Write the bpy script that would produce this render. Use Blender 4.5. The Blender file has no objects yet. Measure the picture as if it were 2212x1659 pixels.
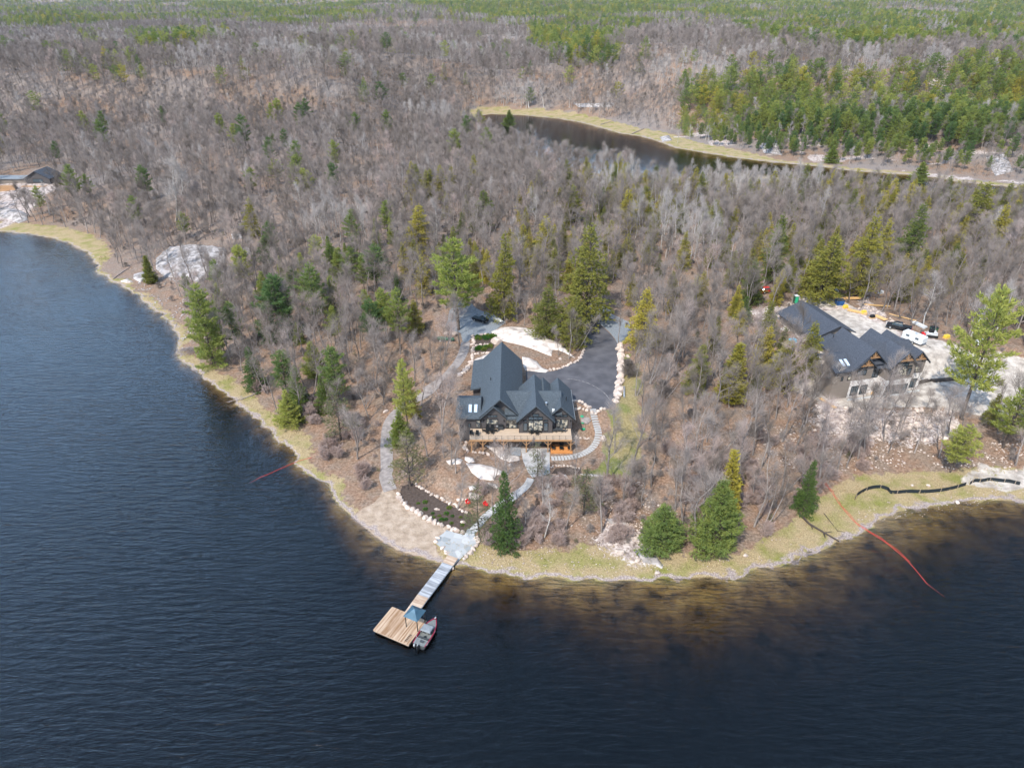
import bpy, bmesh, math, random
import numpy as np
from mathutils import Vector, Matrix
from mathutils.geometry import delaunay_2d_cdt
R = math.radians
scene = bpy.context.scene
# ------------------------------------------------ camera, sky, sun, exposure
CAMZ = 85.0; PITCH = R(29.7); FPX = 692.0
cam_d = bpy.data.cameras.new('camera'); cam = bpy.data.objects.new('camera', cam_d)
scene.collection.objects.link(cam); scene.camera = cam
cam.location = (0, 0, CAMZ); cam.rotation_euler = (R(90) - PITCH, 0, 0)
cam_d.sensor_width = 36; cam_d.lens = FPX / 1024 * 36
cam_d.clip_start = 1; cam_d.clip_end = 30000
SUN_EL = R(50); SUN_DIR = Vector((-0.52, -0.85, 0)).normalized() * math.cos(SUN_EL); SUN_DIR.z = math.sin(SUN_EL)
w = bpy.data.worlds.new('World'); scene.world = w; w.use_nodes = True
nt = w.node_tree; nt.nodes.clear()
sky = nt.nodes.new('ShaderNodeTexSky'); sky.sky_type = 'NISHITA'; sky.sun_disc = False
sky.sun_elevation = SUN_EL; sky.sun_rotation = math.atan2(SUN_DIR.x, SUN_DIR.y)
sky.dust_density = 2.0; sky.air_density = 1.0
cn_ = nt.nodes.new('ShaderNodeTexNoise'); cn_.inputs['Scale'].default_value = 5.5; cn_.inputs['Detail'].default_value = 6  # broken thin cloud
cm_ = nt.nodes.new('ShaderNodeMapping'); cm_.inputs['Scale'].default_value = (1, 1, 2.4); ct_ = nt.nodes.new('ShaderNodeTexCoord'); cr_ = nt.nodes.new('ShaderNodeMapRange'); cx_ = nt.nodes.new('ShaderNodeMix'); cx_.data_type = 'RGBA'
cr_.inputs[1].default_value = 0.42; cr_.inputs[2].default_value = 0.68; cr_.inputs[3].default_value = 0.10; cr_.inputs[4].default_value = 0.75
nt.links.new(ct_.outputs['Generated'], cm_.inputs[0]); nt.links.new(cm_.outputs[0], cn_.inputs['Vector']); nt.links.new(cn_.outputs[0], cr_.inputs[0]); nt.links.new(cr_.outputs[0], cx_.inputs[0]); nt.links.new(sky.outputs[0], cx_.inputs[6]); cx_.inputs[7].default_value = (4.4, 7.2, 11.2, 1)
bgn = nt.nodes.new('ShaderNodeBackground'); bgn.inputs[1].default_value = 0.105
wo = nt.nodes.new('ShaderNodeOutputWorld')
dv_ = nt.nodes.new('ShaderNodeVectorMath'); dv_.operation = 'DOT_PRODUCT'; dv_.inputs[1].default_value = (-0.75, 0.3, -0.9); dm_ = nt.nodes.new('ShaderNodeMapRange')  # brighter sky low in the west
dm_.inputs[1].default_value = -0.65; dm_.interpolation_type = 'SMOOTHSTEP'; dm_.inputs[2].default_value = 0.4; dm_.inputs[3].default_value = 1.6; dm_.inputs[4].default_value = 4.0; vs_ = nt.nodes.new('ShaderNodeVectorMath'); vs_.operation = 'SCALE'
nt.links.new(ct_.outputs['Generated'], dv_.inputs[0]); nt.links.new(dv_.outputs['Value'], dm_.inputs[0]); nt.links.new(cx_.outputs[2], vs_.inputs[0]); nt.links.new(dm_.outputs[0], vs_.inputs['Scale'])
nt.links.new(vs_.outputs[0], bgn.inputs[0]); nt.links.new(bgn.outputs[0], wo.inputs[0])
sd = bpy.data.lights.new('sun', 'SUN'); sd.energy = 4.9; sd.angle = R(0.6); sd.color = (1, 0.945, 0.86)
so = bpy.data.objects.new('sun', sd); scene.collection.objects.link(so)
so.rotation_euler = SUN_DIR.to_track_quat('Z', 'Y').to_euler()
scene.view_settings.view_transform = 'Standard'; scene.view_settings.look = 'None'
scene.view_settings.exposure = 0.30; scene.view_settings.gamma = 1
scene.cycles.transparent_max_bounces = 16; scene.cycles.max_bounces = 6
scene.cycles.volume_bounces = 0

# ------------------------------------------------ measuring helpers (photo point -> place on the ground)
CP, SP = math.cos(PITCH), math.sin(PITCH); SC = 1024 / 2212.
def ray(px, py):
    u = px * SC - 512; v = 383.5 - py * 767 / 1659
    return u, FPX * CP + v * SP, -FPX * SP + v * CP
def P(px, py, z=0.0):
    dx, dy, dz = ray(px, py); t = (z - CAMZ) / dz
    return (dx * t, dy * t, z)
def Q(x, y, z):
    z = z - CAMZ; d = y * CP - z * SP; v = y * SP + z * CP
    return (512 + FPX * x / d) / SC, (383.5 - FPX * v / d) * 1659 / 767
def atY(p, Y):
    a = P(p[0], p[1], 0); b = P(p[0], p[1], 10); t = (Y - a[1]) / (b[1] - a[1])
    return a[0] + (b[0] - a[0]) * t, 10 * t
def cr(ox, oy, s):
    return lambda x, y: ((ox + x / s) / 1.4765, (oy + y / s) / 1.4765)
c1 = cr(1350, 950, 2.766); c2 = cr(1400, 1060, 3.95); c3 = cr(2350, 850, 2.415)
c4 = cr(1150, 1450, 2.476); c5 = cr(1900, 1350, 2.765); cL = cr(0, 450, 2.212); cT = cr(0, 0, 1.843)
cM = cr(1200, 0, 2.011); cR = cr(2166, 0, 2.011); cS = cr(600, 850, 2.458); cK = cr(1180, 1900, 8.296)
cW = cr(2300, 1300, 2.29); cF = cr(2100, 450, 1.897)

# ------------------------------------------------ noise / distance fields
def vnoise(x, y, seed=0):
    x = np.asarray(x, float); y = np.asarray(y, float)
    xi = np.floor(x).astype(np.int64); yi = np.floor(y).astype(np.int64)
    fx = x - xi; fy = y - yi; fx = fx * fx * (3 - 2 * fx); fy = fy * fy * (3 - 2 * fy)
    def h(a, b):
        n = (a * 374761393 + b * 668265263 + seed * 974634777) & 0xffffffff
        n = ((n ^ (n >> 13)) * 1274126177) & 0xffffffff
        return ((n ^ (n >> 16)) & 0xffff) / 65535.0
    return (h(xi, yi) * (1 - fx) * (1 - fy) + h(xi + 1, yi) * fx * (1 - fy)
            + h(xi, yi + 1) * (1 - fx) * fy + h(xi + 1, yi + 1) * fx * fy)
def fbm(x, y, seed=0, o=4):
    s = 0; a = 0.5; t = 0
    for i in range(o):
        s = s + a * vnoise(x * 2 ** i, y * 2 ** i, seed + i); t += a; a *= 0.5
    return s / t
def smooth(t):
    t = np.clip(t, 0, 1); return t * t * (3 - 2 * t)
def sdf(X, Y, poly):
    """negative inside"""
    X = np.asarray(X, float); Y = np.asarray(Y, float)
    d = np.full(X.shape, 1e18); ins = np.zeros(X.shape, bool)
    n = len(poly)
    for i in range(n):
        ax, ay = poly[i][:2]; bx, by = poly[(i + 1) % n][:2]
        ex, ey = bx - ax, by - ay; L = ex * ex + ey * ey + 1e-9
        t = np.clip(((X - ax) * ex + (Y - ay) * ey) / L, 0, 1)
        d = np.minimum(d, (X - ax - ex * t) ** 2 + (Y - ay - ey * t) ** 2)
        if ay != by:
            c = ((ay > Y) != (by > Y)) & (X < ex * (Y - ay) / ey + ax); ins ^= c
    d = np.sqrt(d); return np.where(ins, -d, d)
def pl(pts, f=None, z=0.0):
    return [P(*(f(*p) if f else p), z)[:2] for p in pts]
def linedist(X, Y, line):
    d = np.full(np.shape(X), 1e18)
    for (ax, ay), (bx, by) in zip(line[:-1], line[1:]):
        ex, ey = bx - ax, by - ay; L = ex * ex + ey * ey + 1e-9
        t = np.clip(((X - ax) * ex + (Y - ay) * ey) / L, 0, 1)
        d = np.minimum(d, (X - ax - ex * t) ** 2 + (Y - ay - ey * t) ** 2)
    return np.sqrt(d)

SHORE = [(0,500),(60,505),(110,515),(150,528),(185,545),(195,560),(212,572),(205,583),(215,592),(235,606),(255,612),(270,622),(300,640),(310,655),(330,668),(350,680),(340,684),(362,692),(380,715),(390,735),(385,755),(390,775),(410,795),(440,815),(470,840),(500,862),(530,885),(560,915),(585,935),(600,955),(625,968),(642,985),(640,1000),(655,1020),(690,1038),(715,1050),(718,1075),(740,1100),(780,1133),(820,1165),(860,1187),(900,1201),(935,1211),(960,1216),(995,1221),(1050,1234),(1100,1243),(1134,1248),(1200,1252),(1260,1255),(1320,1252),(1400,1252),(1480,1252),(1550,1250),(1610,1240),(1660,1227),(1700,1211),(1740,1200),(1770,1187),(1810,1170),(1850,1150),(1880,1132),(1920,1112),(1970,1100),(2030,1090),(2100,1082),(2160,1080),(2212,1084)]
LAKE = [(-900, 300), (-420, 290)] + pl(SHORE) + [(140, 96), (260, 90), (500, 60), (800, 60), (800, -400), (-900, -400)]
POND = pl([(1035,250),(1060,246),(1100,248),(1150,250),(1200,255),(1250,263),(1300,276),(1340,288),(1380,293),(1410,301),(1460,319),(1500,326),(1560,336),(1620,344),(1700,353),(1780,360),(1840,369),(1920,374),(2000,380),(2100,396),(2212,406),(2400,415),(2400,440),(2212,432),(2100,425),(2000,412),(1900,402),(1800,392),(1700,384),(1620,380),(1550,382),(1450,385),(1330,382),(1250,366),(1150,335),(1080,300),(1035,270)])

# ------------------------------------------------ graded ground: pads the houses and drives stand on
PAD_LOW = [(-14, 121), (-14, 110), (-8, 104), (6, 103), (14, 107), (17, 114), (15, 119), (13.5, 122)]
PAD_UP = pl([(1440,165),(1800,240),(1790,340),(1750,420),(1770,960),(1640,1000),(1480,960),(1420,900)], c1, 6.2) + [(13.5, 126), (-9, 127), (-13, 140), (-12, 160), (-16, 172), (-6, 186), (4, 176), (14, 168)]
H2O = (83.4, 134.9); H2A = R(13); H2E1 = (math.cos(H2A), math.sin(H2A)); H2E2 = (-math.sin(H2A), math.cos(H2A))
def h2(e1, e2): return (H2O[0] + e1 * H2E1[0] + e2 * H2E2[0], H2O[1] + e1 * H2E1[1] + e2 * H2E2[1])
PAD2_LOW = [h2(-12, 4), h2(-12, -3), h2(-4, -6.5), h2(12, -5), h2(22, -1), h2(26, 6), h2(13, 7)]
PAD2_UP = [h2(-8, 12), h2(-8, 42), h2(6, 44), h2(16, 26), h2(30, 22), h2(44, 20), h2(44, 8), h2(22, 12)]
PADS = [(PAD_LOW, 3.0, 4.0), (PAD_UP, 6.0, 5.0), (PAD2_LOW, 4.5, 4.5), (PAD2_UP, 8.8, 6.0)]
def height(X, Y):
    dl = sdf(X, Y, LAKE); dp = sdf(X, Y, POND); dl = dl + (fbm(X / 3.2, Y / 2.4, 77, 3) - 0.5) * 2.6 * smooth(np.abs(X + 22) / 16 - .3) * (Y < 400); d = np.minimum(dl, dp * np.where(Y < 560, .62, 1.0))
    land = 0.75 * (1 - np.exp(-np.clip(d, 0, None) / 6.0)) + 7.2 * smooth((d - 5) / 62.)
    land = land + smooth((d - 12) / 60) * (fbm(X / 45., Y / 45., 3) - 0.5) * 7.0
    land = land + smooth((d - 5) / 20) * (fbm(X / 9., Y / 9., 8) - 0.5) * 1.1
    far = smooth((Y - 330) / 500)
    land = land + smooth((d - 15) / 80) * (far * (fbm(X / 210., Y / 160., 11) - 0.42) * 44)
    land = land + smooth((Y - 1500) / 3000) * (fbm(X / 900., Y / 600., 17) - 0.35) * 110
    land = land + 26 * smooth((dp - 12) / 110) * smooth((Y - 470) / 70) * smooth((700 - Y) / 60)
    land = np.maximum(land, 0.05 + 0.02 * np.clip(d, 0, 10))
    for poly, z, fo in PADS:
        k = 1 - smooth(sdf(X, Y, poly) / fo)
        land = land * (1 - k) + z * k
    dw = np.clip(-d, 0, None)
    dk = dw * (1 + 2.0 * smooth((-22 - X) / 22.) - .42 * smooth((X - 0) / 20.)) ; bed = -(0.12 * dk + 4.6 * smooth((dk - 1.0) / 21.)) + (fbm(X / 7., Y / 7., 21) - 0.5) * np.clip(dw / 5, 0, 1) * 1.0
    bed = np.clip(bed, -6.5, -0.0)
    return np.where(d > 0, land, bed), d, dl, dp
def axis(lo, a, b, hi, st, g):
    c = list(np.arange(a, b + st / 2, st)); s = st; x = a
    L = []
    while x > lo: s *= g; x -= s; L.append(x)
    s = st; x = b; U = []
    while x < hi: s *= g; x += s; U.append(x)
    return np.array(L[::-1] + c + U)
XS = axis(-9000, -120, 125, 9000, 0.8, 1.045)
YS = axis(-300, 55, 230, 11000, 0.8, 1.022)
GX, GY = np.meshgrid(XS, YS); GH, GD, GDL, GDP = height(GX, GY)
def gz(x, y, A=None):
    A = GH if A is None else A
    x = np.asarray(x, float); y = np.asarray(y, float)
    i = np.clip(np.searchsorted(XS, x) - 1, 0, len(XS) - 2); j = np.clip(np.searchsorted(YS, y) - 1, 0, len(YS) - 2)
    fx = (x - XS[i]) / (XS[i + 1] - XS[i]); fy = (y - YS[j]) / (YS[j + 1] - YS[j])
    return (A[j, i] * (1 - fx) * (1 - fy) + A[j, i + 1] * fx * (1 - fy) + A[j + 1, i] * (1 - fx) * fy + A[j + 1, i + 1] * fx * fy)
def T(px, py):
    """where the line of sight through a photo point meets the ground"""
    dx, dy, dz = ray(px, py); n = math.sqrt(dx * dx + dy * dy + dz * dz); dx /= n; dy /= n; dz /= n
    t = np.linspace((CAMZ - 60) / -dz if dz < 0 else 1, (CAMZ + 8) / -dz, 1500) if dz < -0.002 else np.linspace(100, 9000, 1500)
    z = CAMZ + dz * t - np.maximum(gz(dx * t, dy * t), 0.0)
    k = int(np.argmax(z < 0)); k = max(k, 1)
    a = z[k - 1] / (z[k - 1] - z[k] + 1e-9); tt = t[k - 1] + (t[k] - t[k - 1]) * a
    return (dx * tt, dy * tt, CAMZ + dz * tt)
def tl(pts, f=None): return [T(*(f(*p) if f else p))[:2] for p in pts]
def hgt(base, top_y):
    """height of an upright thing whose foot and top are measured in the photo"""
    x, y, z = T(*base); lo, hi = 0, 60
    for _ in range(30):
        m = (lo + hi) / 2
        if Q(x, y, z + m)[1] > top_y: lo = m
        else: hi = m
    return lo

# ------------------------------------------------ object helpers
COL = scene.collection
def tag(o, label=None, cat=None, group=None, kind=None):
    if label: o['label'] = label
    if cat: o['category'] = cat
    if group: o['group'] = group
    if kind: o['kind'] = kind
    return o
def empty(name, loc, label, cat, group=None, rz=0.0, s=1.0):
    o = bpy.data.objects.new(name, None); COL.objects.link(o); o.location = loc
    o.rotation_euler = (0, 0, rz); o.scale = (s, s, s); o.empty_display_size = 0.3
    return tag(o, label, cat, group)
def link(name, me, mat=None, parent=None):
    if mat is not None:
        me.materials.clear(); me.materials.append(mat)
    o = bpy.data.objects.new(name, me); COL.objects.link(o)
    if parent: o.parent = parent
    return o
def npmesh(name, V, F, smooth_=False):
    """V (n,3), F (m,3) or (m,4)"""
    me = bpy.data.meshes.new(name); V = np.asarray(V, np.float32); F = np.asarray(F, np.int32)
    me.vertices.add(len(V)); me.vertices.foreach_set('co', V.ravel())
    k = F.shape[1]; me.loops.add(F.size); me.loops.foreach_set('vertex_index', F.ravel())
    me.polygons.add(len(F)); me.polygons.foreach_set('loop_start', np.arange(len(F), dtype=np.int32) * k)
    me.polygons.foreach_set('loop_total', np.full(len(F), k, np.int32))
    if smooth_: me.polygons.foreach_set('use_smooth', np.ones(len(F), bool))
    me.update(calc_edges=True); return me
class MB:
    """collects solids into one mesh"""
    def __init__(s): s.v = []; s.f = []; s.m = Matrix.Identity(4)
    def add(s, vs, fs):
        n = len(s.v); s.v += [tuple(s.m @ Vector(v)) for v in vs]; s.f += [tuple(i + n for i in f) for f in fs]; return s
    def box(s, x0, x1, y0, y1, z0, z1):
        return s.add([(x0,y0,z0),(x1,y0,z0),(x1,y1,z0),(x0,y1,z0),(x0,y0,z1),(x1,y0,z1),(x1,y1,z1),(x0,y1,z1)],
                     [(3,2,1,0),(4,5,6,7),(0,1,5,4),(1,2,6,5),(2,3,7,6),(3,0,4,7)])
    def frus(s, a, b):
        """a, b = (x0,x1,y0,y1,z) lower and upper rectangles"""
        V = []
        for (x0, x1, y0, y1, z) in (a, b): V += [(x0,y0,z),(x1,y0,z),(x1,y1,z),(x0,y1,z)]
        return s.add(V, [(3,2,1,0),(4,5,6,7),(0,1,5,4),(1,2,6,5),(2,3,7,6),(3,0,4,7)])
    def prism(s, prof, a, b, ax='y'):
        """2D outline (u,z) extruded along y (u=x) or along x (u=y)"""
        n = len(prof)
        if ax == 'y': V = [(u, a, z) for u, z in prof] + [(u, b, z) for u, z in prof]
        elif ax == 'x': V = [(a, u, z) for u, z in prof] + [(b, u, z) for u, z in prof]
        else: V = [(u, z, a) for u, z in prof] + [(u, z, b) for u, z in prof]
        return s.add(V, [tuple(range(n - 1, -1, -1)), tuple(range(n, 2 * n))] + [(i, (i + 1) % n, (i + 1) % n + n, i + n) for i in range(n)])
    def tube(s, p0, p1, r0, r1=None, k=8):
        r1 = r0 if r1 is None else r1; p0 = Vector(p0); p1 = Vector(p1); d = (p1 - p0).normalized()
        u = d.orthogonal().normalized(); w_ = d.cross(u); V = []
        for p, r in ((p0, r0), (p1, r1)):
            for i in range(k):
                a = 2 * math.pi * i / k; V.append(tuple(p + (u * math.cos(a) + w_ * math.sin(a)) * r))
        return s.add(V, [tuple(range(k - 1, -1, -1)), tuple(range(k, 2 * k))] + [(i, (i + 1) % k, (i + 1) % k + k, i + k) for i in range(k)])
    def path(s, pts, r, k=6):
        for a, b in zip(pts[:-1], pts[1:]): s.tube(a, b, r, r, k)
        return s
    def build(s, name, mat, parent=None, bevel=0.0, sm=False):
        me = bpy.data.meshes.new(name); me.from_pydata(s.v, [], s.f)
        bm = bmesh.new(); bm.from_mesh(me); bmesh.ops.recalc_face_normals(bm, faces=bm.faces)
        if bevel: bmesh.ops.bevel(bm, geom=[e for e in bm.edges], offset=bevel, segments=1, affect='EDGES', clamp_overlap=True)
        bm.to_mesh(me); bm.free()
        if sm: me.polygons.foreach_set('use_smooth', [True] * len(me.polygons))
        return link(name, me, mat, parent)
def copy_tree(o, parent=None):
    c = o.copy(); COL.objects.link(c)
    if parent: c.parent = parent
    for ch in list(o.children): copy_tree(ch, c)
    return c

# ------------------------------------------------ materials
def nd(t, typ, **k):
    n = t.nodes.new(typ)
    for a, b in k.items(): setattr(n, a, b)
    return n
def base_mat(name):
    m = bpy.data.materials.new(name); m.use_nodes = True; t = m.node_tree; b = t.nodes['Principled BSDF']
    return m, t, b
def mat(name, col, col2=None, rough=0.8, scale=1.0, metal=0.0, bump=0.0, detail=5, stretch=None, spec=0.3, lo=0.35, hi=0.65, rand=0.0):
    m, t, b = base_mat(name); b.inputs['Roughness'].default_value = rough; b.inputs['Metallic'].default_value = metal
    b.inputs['Specular IOR Level'].default_value = spec
    tc = nd(t, 'ShaderNodeTexCoord'); mp = nd(t, 'ShaderNodeMapping'); t.links.new(tc.outputs['Object'], mp.inputs[0])
    if stretch: mp.inputs['Scale'].default_value = stretch
    n = nd(t, 'ShaderNodeTexNoise'); n.inputs['Scale'].default_value = scale; n.inputs['Detail'].default_value = detail
    t.links.new(mp.outputs[0], n.inputs['Vector'])
    col2 = col2 or tuple(c * 0.75 for c in col)
    mr = nd(t, 'ShaderNodeMapRange'); mr.inputs[1].default_value = lo; mr.inputs[2].default_value = hi
    t.links.new(n.outputs[0], mr.inputs[0])
    mx = nd(t, 'ShaderNodeMix', data_type='RGBA'); mx.inputs[6].default_value = (*col, 1); mx.inputs[7].default_value = (*col2, 1)
    t.links.new(mr.outputs[0], mx.inputs[0]); out = mx.outputs[2]
    if rand:
        oi = nd(t, 'ShaderNodeObjectInfo'); hs = nd(t, 'ShaderNodeHueSaturation')
        a = nd(t, 'ShaderNodeMapRange'); a.inputs[3].default_value = 1 - rand; a.inputs[4].default_value = 1 + rand
        t.links.new(oi.outputs['Random'], a.inputs[0]); t.links.new(a.outputs[0], hs.inputs['Value']); t.links.new(out, hs.inputs['Color']); out = hs.outputs[0]
    t.links.new(out, b.inputs['Base Color'])
    if bump:
        bp = nd(t, 'ShaderNodeBump'); bp.inputs['Strength'].default_value = 1; bp.inputs['Distance'].default_value = bump
        t.links.new(n.outputs[0], bp.inputs['Height']); t.links.new(bp.outputs[0], b.inputs['Normal'])
    return m
def foliage_mat(name, c1_, c2_, c3_, trans=0.38):
    """needles: hue changes from tree to tree and clump to clump"""
    m, t, b = base_mat(name); b.inputs['Roughness'].default_value = 0.75; b.inputs['Specular IOR Level'].default_value = 0.15
    oi = nd(t, 'ShaderNodeObjectInfo'); rp = nd(t, 'ShaderNodeValToRGB'); e = rp.color_ramp.elements
    e[0].color = (*c1_, 1); e[1].color = (*c3_, 1); q = e.new(0.5); q.color = (*c2_, 1)
    geo = nd(t, 'ShaderNodeNewGeometry'); n = nd(t, 'ShaderNodeTexNoise'); n.inputs['Scale'].default_value = 0.9; n.inputs['Detail'].default_value = 3
    t.links.new(geo.outputs['Position'], n.inputs['Vector'])
    ma = nd(t, 'ShaderNodeMath', operation='MULTIPLY_ADD'); ma.inputs[1].default_value = 1.1; ma.inputs[2].default_value = -0.55
    t.links.new(n.outputs[0], ma.inputs[0]); ad = nd(t, 'ShaderNodeMath', operation='ADD')
    t.links.new(ma.outputs[0], ad.inputs[0]); t.links.new(oi.outputs['Random'], ad.inputs[1]); t.links.new(ad.outputs[0], rp.inputs[0])
    t.links.new(rp.outputs[0], b.inputs['Base Color'])
    tr = nd(t, 'ShaderNodeBsdfTranslucent'); t.links.new(rp.outputs[0], tr.inputs[0])
    ms = nd(t, 'ShaderNodeMixShader'); ms.inputs[0].default_value = trans
    o = t.nodes['Material Output']; t.links.new(b.outputs[0], ms.inputs[1]); t.links.new(tr.outputs[0], ms.inputs[2]); t.links.new(ms.outputs[0], o.inputs[0])
    return m
def twig_mat(name, a, b_, c):
    m, t, b = base_mat(name); b.inputs['Roughness'].default_value = 0.9; b.inputs['Specular IOR Level'].default_value = 0.1
    oi = nd(t, 'ShaderNodeObjectInfo'); rp = nd(t, 'ShaderNodeValToRGB'); e = rp.color_ramp.elements
    e[0].color = (*a, 1); e[1].color = (*c, 1); q = e.new(0.55); q.color = (*b_, 1); q = e.new(0.9); q.color = (*b_, 1)
    t.links.new(oi.outputs['Random'], rp.inputs[0]); t.links.new(rp.outputs[0], b.inputs['Base Color'])
    return m
M = {}
M['roof'] = mat('roof_shingle', (0.068, 0.084, 0.098), (0.034, 0.044, 0.054), 0.85, 3.0, bump=0.03, detail=8, stretch=(1, 1, 2.5), lo=0.3, hi=0.7)
M['roof2'] = mat('roof_shingle_new', (0.062, 0.070, 0.086), (0.03, 0.035, 0.046), 0.85, 3.0, bump=0.03, detail=8, stretch=(1, 1, 2.5), lo=0.3, hi=0.7)
M['wall'] = mat('dark_siding', (0.075, 0.068, 0.068), (0.06, 0.055, 0.056), 0.6, 3, stretch=(0.3, 0.3, 12))
M['wall2'] = mat('taupe_siding', (0.21, 0.18, 0.155), (0.17, 0.145, 0.125), 0.7, 3, stretch=(0.3, 0.3, 10))
M['stonewall'] = mat('white_block_wall', (0.62, 0.60, 0.58), (0.4, 0.36, 0.35), 0.8, 1.6, detail=7, lo=0.45, hi=0.6)
M['black'] = mat('black_metal', (0.012, 0.014, 0.016), rough=0.4, scale=3)
M['darkgrey'] = mat('dark_grey_plastic', (0.05, 0.055, 0.06), rough=0.5, scale=3)
M['white'] = mat('white_paint', (0.56, 0.57, 0.57), (0.47, 0.48, 0.48), 0.5, 2)
M['steel'] = mat('galvanised_metal', (0.6, 0.62, 0.63), rough=0.35, metal=0.7, scale=2)
M['deck'] = mat('deck_boards', (0.46, 0.36, 0.27), (0.34, 0.26, 0.19), 0.75, 3, stretch=(0.25, 6, 1), detail=4)
M['beam'] = mat('timber_beam', (0.34, 0.20, 0.10), (0.25, 0.14, 0.07), 0.7, 3, stretch=(1, 1, 4))
M['lowdeck'] = mat('orange_decking', (0.50, 0.22, 0.07), (0.40, 0.16, 0.05), 0.65, 3, stretch=(0.4, 5, 1))
M['dock'] = mat('dock_boards', (0.40, 0.27, 0.16), (0.50, 0.42, 0.35), 0.8, 1.1, stretch=(0.12, 2.6, 1), detail=6, lo=0.4, hi=0.62)
M['dockgrey'] = mat('weathered_boards', (0.50, 0.50, 0.50), (0.33, 0.35, 0.37), 0.85, 2.5, stretch=(3.0, 0.25, 1), detail=6)
M['lumber'] = mat('fresh_lumber', (0.62, 0.40, 0.18), (0.5, 0.3, 0.12), 0.7, 4, stretch=(1, 6, 1))
M['wood_tan'] = mat('tan_framing', (0.40, 0.25, 0.14), (0.30, 0.18, 0.10), 0.7, 2)
M['boulder'] = mat('pink_granite', (0.50, 0.42, 0.36), (0.30, 0.235, 0.20), 0.85, 1.3, bump=0.08, detail=8, rand=0.18)
M['outcrop'] = mat('pale_bedrock', (0.56, 0.50, 0.45), (0.30, 0.25, 0.22), 0.85, 0.7, bump=0.15, detail=9, lo=0.42, hi=0.68)
M['greyrock'] = mat('grey_bedrock', (0.36, 0.33, 0.32), (0.16, 0.145, 0.135), 0.9, 0.6, bump=0.2, detail=9, lo=0.40, hi=0.62)
M['asphalt'] = mat('fresh_asphalt', (0.090, 0.088, 0.096), (0.055, 0.054, 0.061), 0.85, 0.35, bump=0.004, detail=9)
M['gravelblue'] = mat('blue_gravel', (0.20, 0.22, 0.24), (0.14, 0.155, 0.17), 0.95, 3.0, bump=0.02, detail=9)
M['gravel'] = mat('gravel', (0.27, 0.24, 0.225), (0.17, 0.15, 0.14), 0.95, 1.2, bump=0.02, detail=9)
M['concrete'] = mat('concrete', (0.38, 0.37, 0.36), (0.25, 0.245, 0.24), 0.9, 0.8, bump=0.02, detail=8)
M['mulch'] = mat('dark_mulch', (0.045, 0.032, 0.025), (0.075, 0.055, 0.045), 0.95, 2.5, bump=0.05, detail=8)
M['wet'] = mat('wet_gravel', (0.10, 0.085, 0.08), (0.25, 0.21, 0.19), 0.8, 1.4, detail=9)
M['green'] = mat('green_enamel', (0.03, 0.10, 0.06), rough=0.35, scale=1)
M['lid'] = mat('green_lid', (0.02, 0.32, 0.16), rough=0.6, scale=1)
M['red'] = mat('red_plastic', (0.62, 0.02, 0.02), rough=0.5, scale=2)
M['rope'] = mat('red_hose', (0.50, 0.06, 0.05), rough=0.6, scale=2)
M['maroon'] = mat('crimson_gelcoat', (0.30, 0.01, 0.04), rough=0.25, scale=1)
M['yellow'] = mat('yellow_wrap', (0.60, 0.42, 0.04), (0.45, 0.32, 0.05), 0.6, 2)
M['blue'] = mat('blue_steel', (0.03, 0.10, 0.26), rough=0.5, scale=2)
M['tarp'] = mat('cyan_tarp', (0.05, 0.42, 0.62), rough=0.5, scale=2)
M['silt'] = mat('black_silt_fabric', (0.012, 0.018, 0.022), rough=0.7, scale=3)
M['fabric'] = mat('grey_canvas', (0.19, 0.21, 0.23), (0.15, 0.165, 0.18), 0.8, 2)
M['carpet'] = mat('grey_carpet', (0.16, 0.17, 0.17), (0.11, 0.12, 0.12), 0.9, 4)
M['tyre'] = mat('tyre_rubber', (0.015, 0.015, 0.015), rough=0.8)
M['carblack'] = mat('black_car_paint', (0.008, 0.010, 0.014), rough=0.15, spec=0.6)
M['carsilver'] = mat('silver_car_paint', (0.35, 0.38, 0.40), rough=0.25, metal=0.5)
M['carblue'] = mat('slate_car_paint', (0.10, 0.16, 0.20), rough=0.25, metal=0.3)
M['carred'] = mat('red_car_paint', (0.5, 0.02, 0.015), rough=0.3)
M['gazebo'] = mat('blue_grey_metal_roof', (0.055, 0.115, 0.16), (0.045, 0.095, 0.135), 0.4, 2, metal=0.2)
M['lamp'] = mat('clear_lens', (0.8, 0.8, 0.78), rough=0.2)
M['bark'] = mat('grey_bark', (0.24, 0.21, 0.19), (0.13, 0.11, 0.10), 0.95, 3, stretch=(1, 1, 0.25), rand=0.25)
M['darkbark'] = mat('dark_bark', (0.10, 0.08, 0.065), (0.06, 0.045, 0.038), 0.95, 3, stretch=(1, 1, 0.25))
M['birch'] = mat('birch_bark', (0.46, 0.44, 0.41), (0.27, 0.25, 0.23), 0.8, 1.5, stretch=(1, 1, 2))
M['deadwood'] = mat('dead_wood', (0.30, 0.26, 0.24), (0.16, 0.13, 0.12), 0.9, 3)
M['darkwood'] = mat('dark_wet_wood', (0.07, 0.055, 0.045), (0.04, 0.03, 0.025), 0.9, 3)
M['twig'] = twig_mat('bare_twigs', (0.125, 0.105, 0.09), (0.235, 0.20, 0.18), (0.36, 0.28, 0.25))
M['paletwig'] = twig_mat('pale_twigs', (0.28, 0.25, 0.235), (0.34, 0.31, 0.29), (0.39, 0.35, 0.32))
M['pine'] = foliage_mat('pine_needles', (0.085, 0.145, 0.050), (0.165, 0.215, 0.060), (0.28, 0.30, 0.07))
M['brightpine'] = foliage_mat('bright_pine_needles', (0.12, 0.17, 0.045), (0.21, 0.25, 0.055), (0.34, 0.345, 0.085))
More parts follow.
